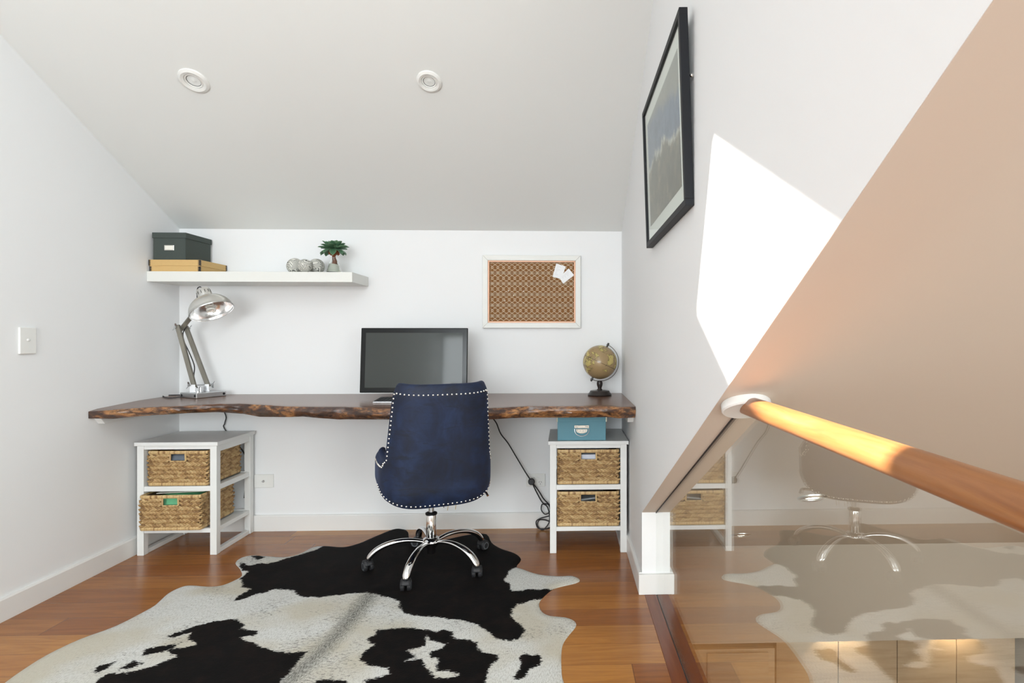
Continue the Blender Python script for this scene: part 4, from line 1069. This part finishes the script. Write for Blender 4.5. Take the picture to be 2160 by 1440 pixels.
# ================================================================== COWHIDE RUG
OUT = [(14, 1438), (46, 1415), (98.5, 1382), (169, 1348.5), (246, 1320), (316.7, 1283.4), (334, 1271), (355, 1252), (380, 1239.4), (401, 1235), (440, 1237.7), (468, 1235), (492.6, 1225.4), (510, 1215), (506.7, 1200.7), (496.8, 1188.4), (506.7, 1178), (527.8, 1172), (563, 1173.3), (598, 1175.4), (630, 1169), (661.5, 1154.3), (689.7, 1152), (725, 1154.3), (758, 1146), (781.5, 1136), (822, 1119), (839, 1110.7 + 4), (852, 1112.6 + 4), (861, 1123), (864, 1136), (885, 1141), (930, 1140), (959, 1134), (996, 1127), (1026, 1127), (1037, 1145), (1055.6, 1157), (1085, 1167), (1099, 1180), (1089, 1195), (1100, 1200), (1137, 1212), (1178, 1215.6), (1207, 1215), (1223, 1223), (1215, 1230), (1181.5, 1238), (1163, 1245), (1144, 1262), (1137, 1275), (1142.6, 1290), (1159, 1299), (1192.6, 1302.6), (1211, 1310), (1215, 1321), (1200, 1340), (1189, 1356), (1184.4, 1375), (1184.4, 1412), (1189, 1440), (1215, 1500), (1180, 1600), (1040, 1660), (760, 1690), (600, 1760), (400, 1700), (200, 1640), (60, 1560), (-30, 1500), (-15, 1462)]
c7 = lambda L: [(x / 2.842, 1060 + y / 2.842) for x, y in L]
c8 = lambda L: [(700 + x / 2.7, 1060 + y / 2.7) for x, y in L]
PA = [(501, 1192), (510, 1204), (521, 1208), (507, 1222), (507, 1241), (528, 1245), (500, 1262), (486, 1275), (500, 1271), (538, 1257), (563, 1252), (577, 1246.5), (616, 1250), (633, 1262), (668.5, 1264), (707, 1260), (737, 1256), (774, 1252.6), (807, 1262), (826, 1267), (841, 1273), (839, 1286), (852, 1297), (878, 1302.6), (922, 1306), (952, 1310), (989, 1315.6), (1015, 1326.7), (1037, 1345), (1063, 1356), (1089, 1356), (1104, 1345), (1111, 1330), (1096, 1319), (1078, 1304), (1085, 1288), (1092.6, 1278.5), (1118.5, 1271), (1150, 1262), (1180, 1243), (1137, 1245), (1081.5, 1248), (1074, 1234), (1065, 1225), (1074, 1208), (1087, 1197), (1120, 1190), (1115, 1160), (1060, 1135), (1030, 1105), (840, 1095), (700, 1135), (682, 1150), (668, 1162), (633, 1171), (598, 1183), (563, 1192), (545, 1190), (528, 1195), (503, 1188)]
PBm = c7([(985, 815), (1150, 755), (1290, 718), (1430, 710), (1470, 740), (1450, 765), (1550, 775), (1540, 805), (1450, 820), (1490, 850), (1640, 895), (1700, 905), (1850, 900), (1780, 985), (1690, 1080), (1600, 1300), (600, 1300), (560, 1080), (640, 1040), (760, 1030), (860, 1010), (930, 985), (1060, 930), (990, 905), (840, 935), (870, 890), (1000, 860), (1100, 845), (1050, 885), (1170, 860), (1120, 820), (1155, 785), (1030, 820)])
PS1 = c7([(545, 1030), (590, 990), (700, 960), (640, 1010), (560, 1045)]); PS2 = c7([(720, 1010), (800, 955), (860, 975), (780, 1005)])
PS3 = c7([(1490, 330), (1560, 318), (1600, 335), (1545, 350)])
PC = c8([(240, 735), (330, 725), (480, 720), (600, 745), (640, 730), (690, 745), (685, 780), (790, 790), (830, 810), (840, 850), (900, 870), (945, 880), (945, 910), (910, 930), (890, 990), (870, 1060), (860, 1200), (200, 1200), (190, 1020), (330, 985), (320, 950), (200, 940), (165, 900), (160, 870), (200, 840), (240, 820), (200, 790), (240, 760)])
PCH = c8([(540, 770), (560, 800), (600, 805), (650, 815), (620, 840), (570, 850), (550, 870), (560, 900), (600, 900), (590, 940), (600, 970), (660, 970), (710, 995), (650, 1010), (590, 1010), (560, 970), (510, 900), (430, 910), (490, 890), (440, 850), (530, 830)])
PDs = c8([(1080, 885), (1100, 865), (1150, 880), (1160, 865), (1205, 890), (1200, 915), (1150, 960), (1090, 1010), (1050, 1020), (1040, 990), (1060, 970), (1080, 910)])
PE = c7([(1860, 1120), (1900, 1078), (2000, 1065), (2090, 1085), (2080, 1130)])
SPN = [(790, 1247), (760, 1285), (715, 1340), (670, 1385), (610, 1440), (560, 1480)]
import numpy as np
def gp(P): return np.array([at_z(px, py, 0.0)[:2] for px, py in P])
def smooth_poly(P, k=3):
    V_ = [Vector((p[0], p[1], 0)) for p in P]; o, _ = catmull(V_, 0.0, k, True); return np.array([q[:2] for q in o])
Og = smooth_poly(gp(OUT), 3)
def sdf(Q, P):
    A1 = P; B1 = np.roll(P, -1, axis=0); best = np.full(len(Q), 1e9); ins = np.zeros(len(Q), bool)
    for a1, b1_ in zip(A1, B1):
        d_ = b1_ - a1; L2 = max(1e-12, d_ @ d_); tt = np.clip(((Q - a1) @ d_) / L2, 0, 1)
        pr_ = a1 + tt[:, None] * d_; best = np.minimum(best, np.hypot(*(Q - pr_).T))
        cnd = (a1[1] > Q[:, 1]) != (b1_[1] > Q[:, 1])
        if abs(b1_[1] - a1[1]) > 1e-12:
            xi = a1[0] + (Q[:, 1] - a1[1]) * (b1_[0] - a1[0]) / (b1_[1] - a1[1]); ins ^= cnd & (Q[:, 0] < xi)
    return np.where(ins, best, -best)
lo, hi = Og.min(0) - .01, Og.max(0) + .01; h_ = .009
nx, ny = int((hi[0] - lo[0]) / h_) + 1, int((hi[1] - lo[1]) / h_) + 1
gx, gy = np.meshgrid(lo[0] + np.arange(nx + 1) * h_, lo[1] + np.arange(ny + 1) * h_, indexing='ij')
Q = np.stack([gx.ravel(), gy.ravel()], 1)
dO = sdf(Q, Og)
# pull vertices just outside onto the outline
near = (dO < 0) & (dO > -h_ * 1.45)
Pn = Q.copy()
for idx in np.where(near)[0]:
    q = Q[idx]; A1 = Og; B1 = np.roll(Og, -1, axis=0); d_ = B1 - A1; L2 = np.maximum(1e-12, (d_ * d_).sum(1))
    tt = np.clip(((q - A1) * d_).sum(1) / L2, 0, 1); pr_ = A1 + tt[:, None] * d_; k = np.argmin(((q - pr_) ** 2).sum(1)); Pn[idx] = pr_[k]
keep = dO > -h_ * 1.45
blk = np.maximum.reduce([sdf(Q, gp(p)) for p in (PA, PBm, PS1, PS2, PS3, PDs, PE)])
pc_ = np.minimum(sdf(Q, gp(PC)), -sdf(Q, gp(PCH))); blk = np.maximum(blk, pc_)
sg_ = gp(SPN); dsp = np.full(len(Q), 1e9)
for a1, b1_ in zip(sg_, sg_[1:]):
    d_ = b1_ - a1; tt = np.clip(((Q - a1) @ d_) / (d_ @ d_), 0, 1); dsp = np.minimum(dsp, np.hypot(*(Q - (a1 + tt[:, None] * d_)).T))
bm = bmesh.new(); la = bm.verts.layers.float.new('blk'); ls = bm.verts.layers.float.new('spine'); le = bm.verts.layers.float.new('rim')
vid = {}
for idx in np.where(keep)[0]:
    x, y = Pn[idx]; de = max(0, dO[idx])
    z = .0015 + .0055 * min(1, de / .02) + .003 * max(0, 1 - dsp[idx] / .05) * (1 if de > .02 else 0)
    z += .0035 * max(0, noise.noise(Vector((x * 5, y * 5, 0)))) * min(1, de / .05)
    v_ = bm.verts.new((x, y, z)); v_[la] = float(blk[idx]); v_[ls] = float(dsp[idx]); v_[le] = float(de); vid[idx] = v_
for i in range(nx):
    for j in range(ny):
        ids = [i * (ny + 1) + j, (i + 1) * (ny + 1) + j, (i + 1) * (ny + 1) + j + 1, i * (ny + 1) + j + 1]
        if all(k in vid for k in ids) and any(dO[k] > 0 for k in ids):
            bm.faces.new([vid[k] for k in ids])
bmesh.ops.delete(bm, geom=[v for v in bm.verts if not v.link_faces], context='VERTS')
edges = [e for e in bm.edges if e.is_boundary]
r_ = bmesh.ops.extrude_edge_only(bm, edges=edges)
for v_ in [g for g in r_['geom'] if isinstance(g, bmesh.types.BMVert)]: v_.co.z = .0003
me = bpy.data.meshes.new('cowhide_rug'); bm.to_mesh(me); bm.free()
for p in me.polygons: p.use_smooth = True
t = NT('cowhide'); at1 = t.n('ShaderNodeAttribute', attribute_name='blk'); at2 = t.n('ShaderNodeAttribute', attribute_name='spine'); at3 = t.n('ShaderNodeAttribute', attribute_name='rim')
vh = t.coords((14, 3.0, 1), (0, 0, R(-42)))
vx = t.coords((1, 1, 1))
hn = t.noise(t.coords((9, 34, 1), (0, 0, R(38))), 6, 4, .6); hn2 = t.noise(vx, 16, 5, .65); hn3 = t.noise(t.coords((60, 16, 1), (0, 0, R(-38))), 5, 3, .6)
ed = t.math('ADD', at1.outputs['Fac'], t.math('MULTIPLY', t.math('SUBTRACT', hn2, .5), .045))
ed = t.math('ADD', ed, t.math('MULTIPLY', t.math('SUBTRACT', hn, .5), .045))
mask = t.ramp(ed, [(.0, (0, 0, 0)), (.004, (1, 1, 1))])
# speckles
spk = t.ramp(t.math('MULTIPLY', t.noise(t.coords((10, 30, 1), (0, 0, R(38))), 5, 4, .75), t.math('ADD', t.math('ADD', .58, t.math('MULTIPLY', t.math('SUBTRACT', .30, at2.outputs['Fac'], clamp=True), .55)), t.math('MULTIPLY', t.noise(vx, 4.5, 2), .75))), [(.56, (0, 0, 0)), (.66, (.75, .75, .75))])
wh = t.ramp(hn3, [(.30, (.44, .43, .39)), (.55, (.68, .68, .65))])
wh = t.mix(t.ramp(t.noise(vx, 3.2, 2), [(.45, (0, 0, 0)), (.62, (.7, .7, .7))]), wh, (.52, .47, .36))
wh = t.mix(spk, wh, (.13, .12, .11))
spn = t.ramp(t.math('ADD', at2.outputs['Fac'], t.math('MULTIPLY', t.math('SUBTRACT', hn3, .5), .05)), [(.0, (.95, .95, .95)), (.016, (.7, .7, .7)), (.055, (0, 0, 0))])
wh = t.mix(spn, wh, t.mix(t.ramp(hn3, [(.35, (0, 0, 0)), (.65, (1, 1, 1))]), (.07, .07, .06), (.42, .41, .37)))
bk = t.mix(t.ramp(hn2, [(.45, (0, 0, 0)), (.75, (1, 1, 1))]), (.0035, .003, .003), (.010, .006, .005))
t.col(t.mix(mask, wh, bk)); t.set(rough=.8, spec=.12); t.bump(t.math('ADD', hn, hn3), .35, .002)
me.materials.append(t.m)
rug = bpy.data.objects.new('cowhide_rug', me); COL.objects.link(rug)
tag(rug, 'black and white cowhide rug spread on the timber floor under the chair', 'rug')

# ceiling vent in the rear slope (reflected in the monitor)
vy = -1.2; vp = Vector((-1.6, vy, roof(vy)))
rn_ = Vector((0, 0, -1)); rs_ = Vector((0, 1, 0))
vt = thing('air_vent', vp, 'white air conditioning vent in the roof slope behind, mirrored in the monitor', 'vent')
vm = axis_m(vp, rn_, rs_)
mb = MB()
for (a, b) in (((-.12, -.17, 0), (-.095, .17, .01)), ((.095, -.17, 0), (.12, .17, .01)), ((-.095, -.17, 0), (.095, -.145, .01)), ((-.095, .145, 0), (.095, .17, .01))): mb.box(a, b, vm)
mb.build('vent_frame', M_plastic, vt)
mb = MB()
for k in range(14): mb.box((-.095, -.002 + (k - 6.5) * .02, .001), (.095, .001 + (k - 6.5) * .02, .009), vm)
mb.build('louvres', M_plastic, vt); MB().box((-.095, -.145, 0), (.095, .145, .0009), vm).build('duct', M_black, vt)
bpy.context.view_layer.update()
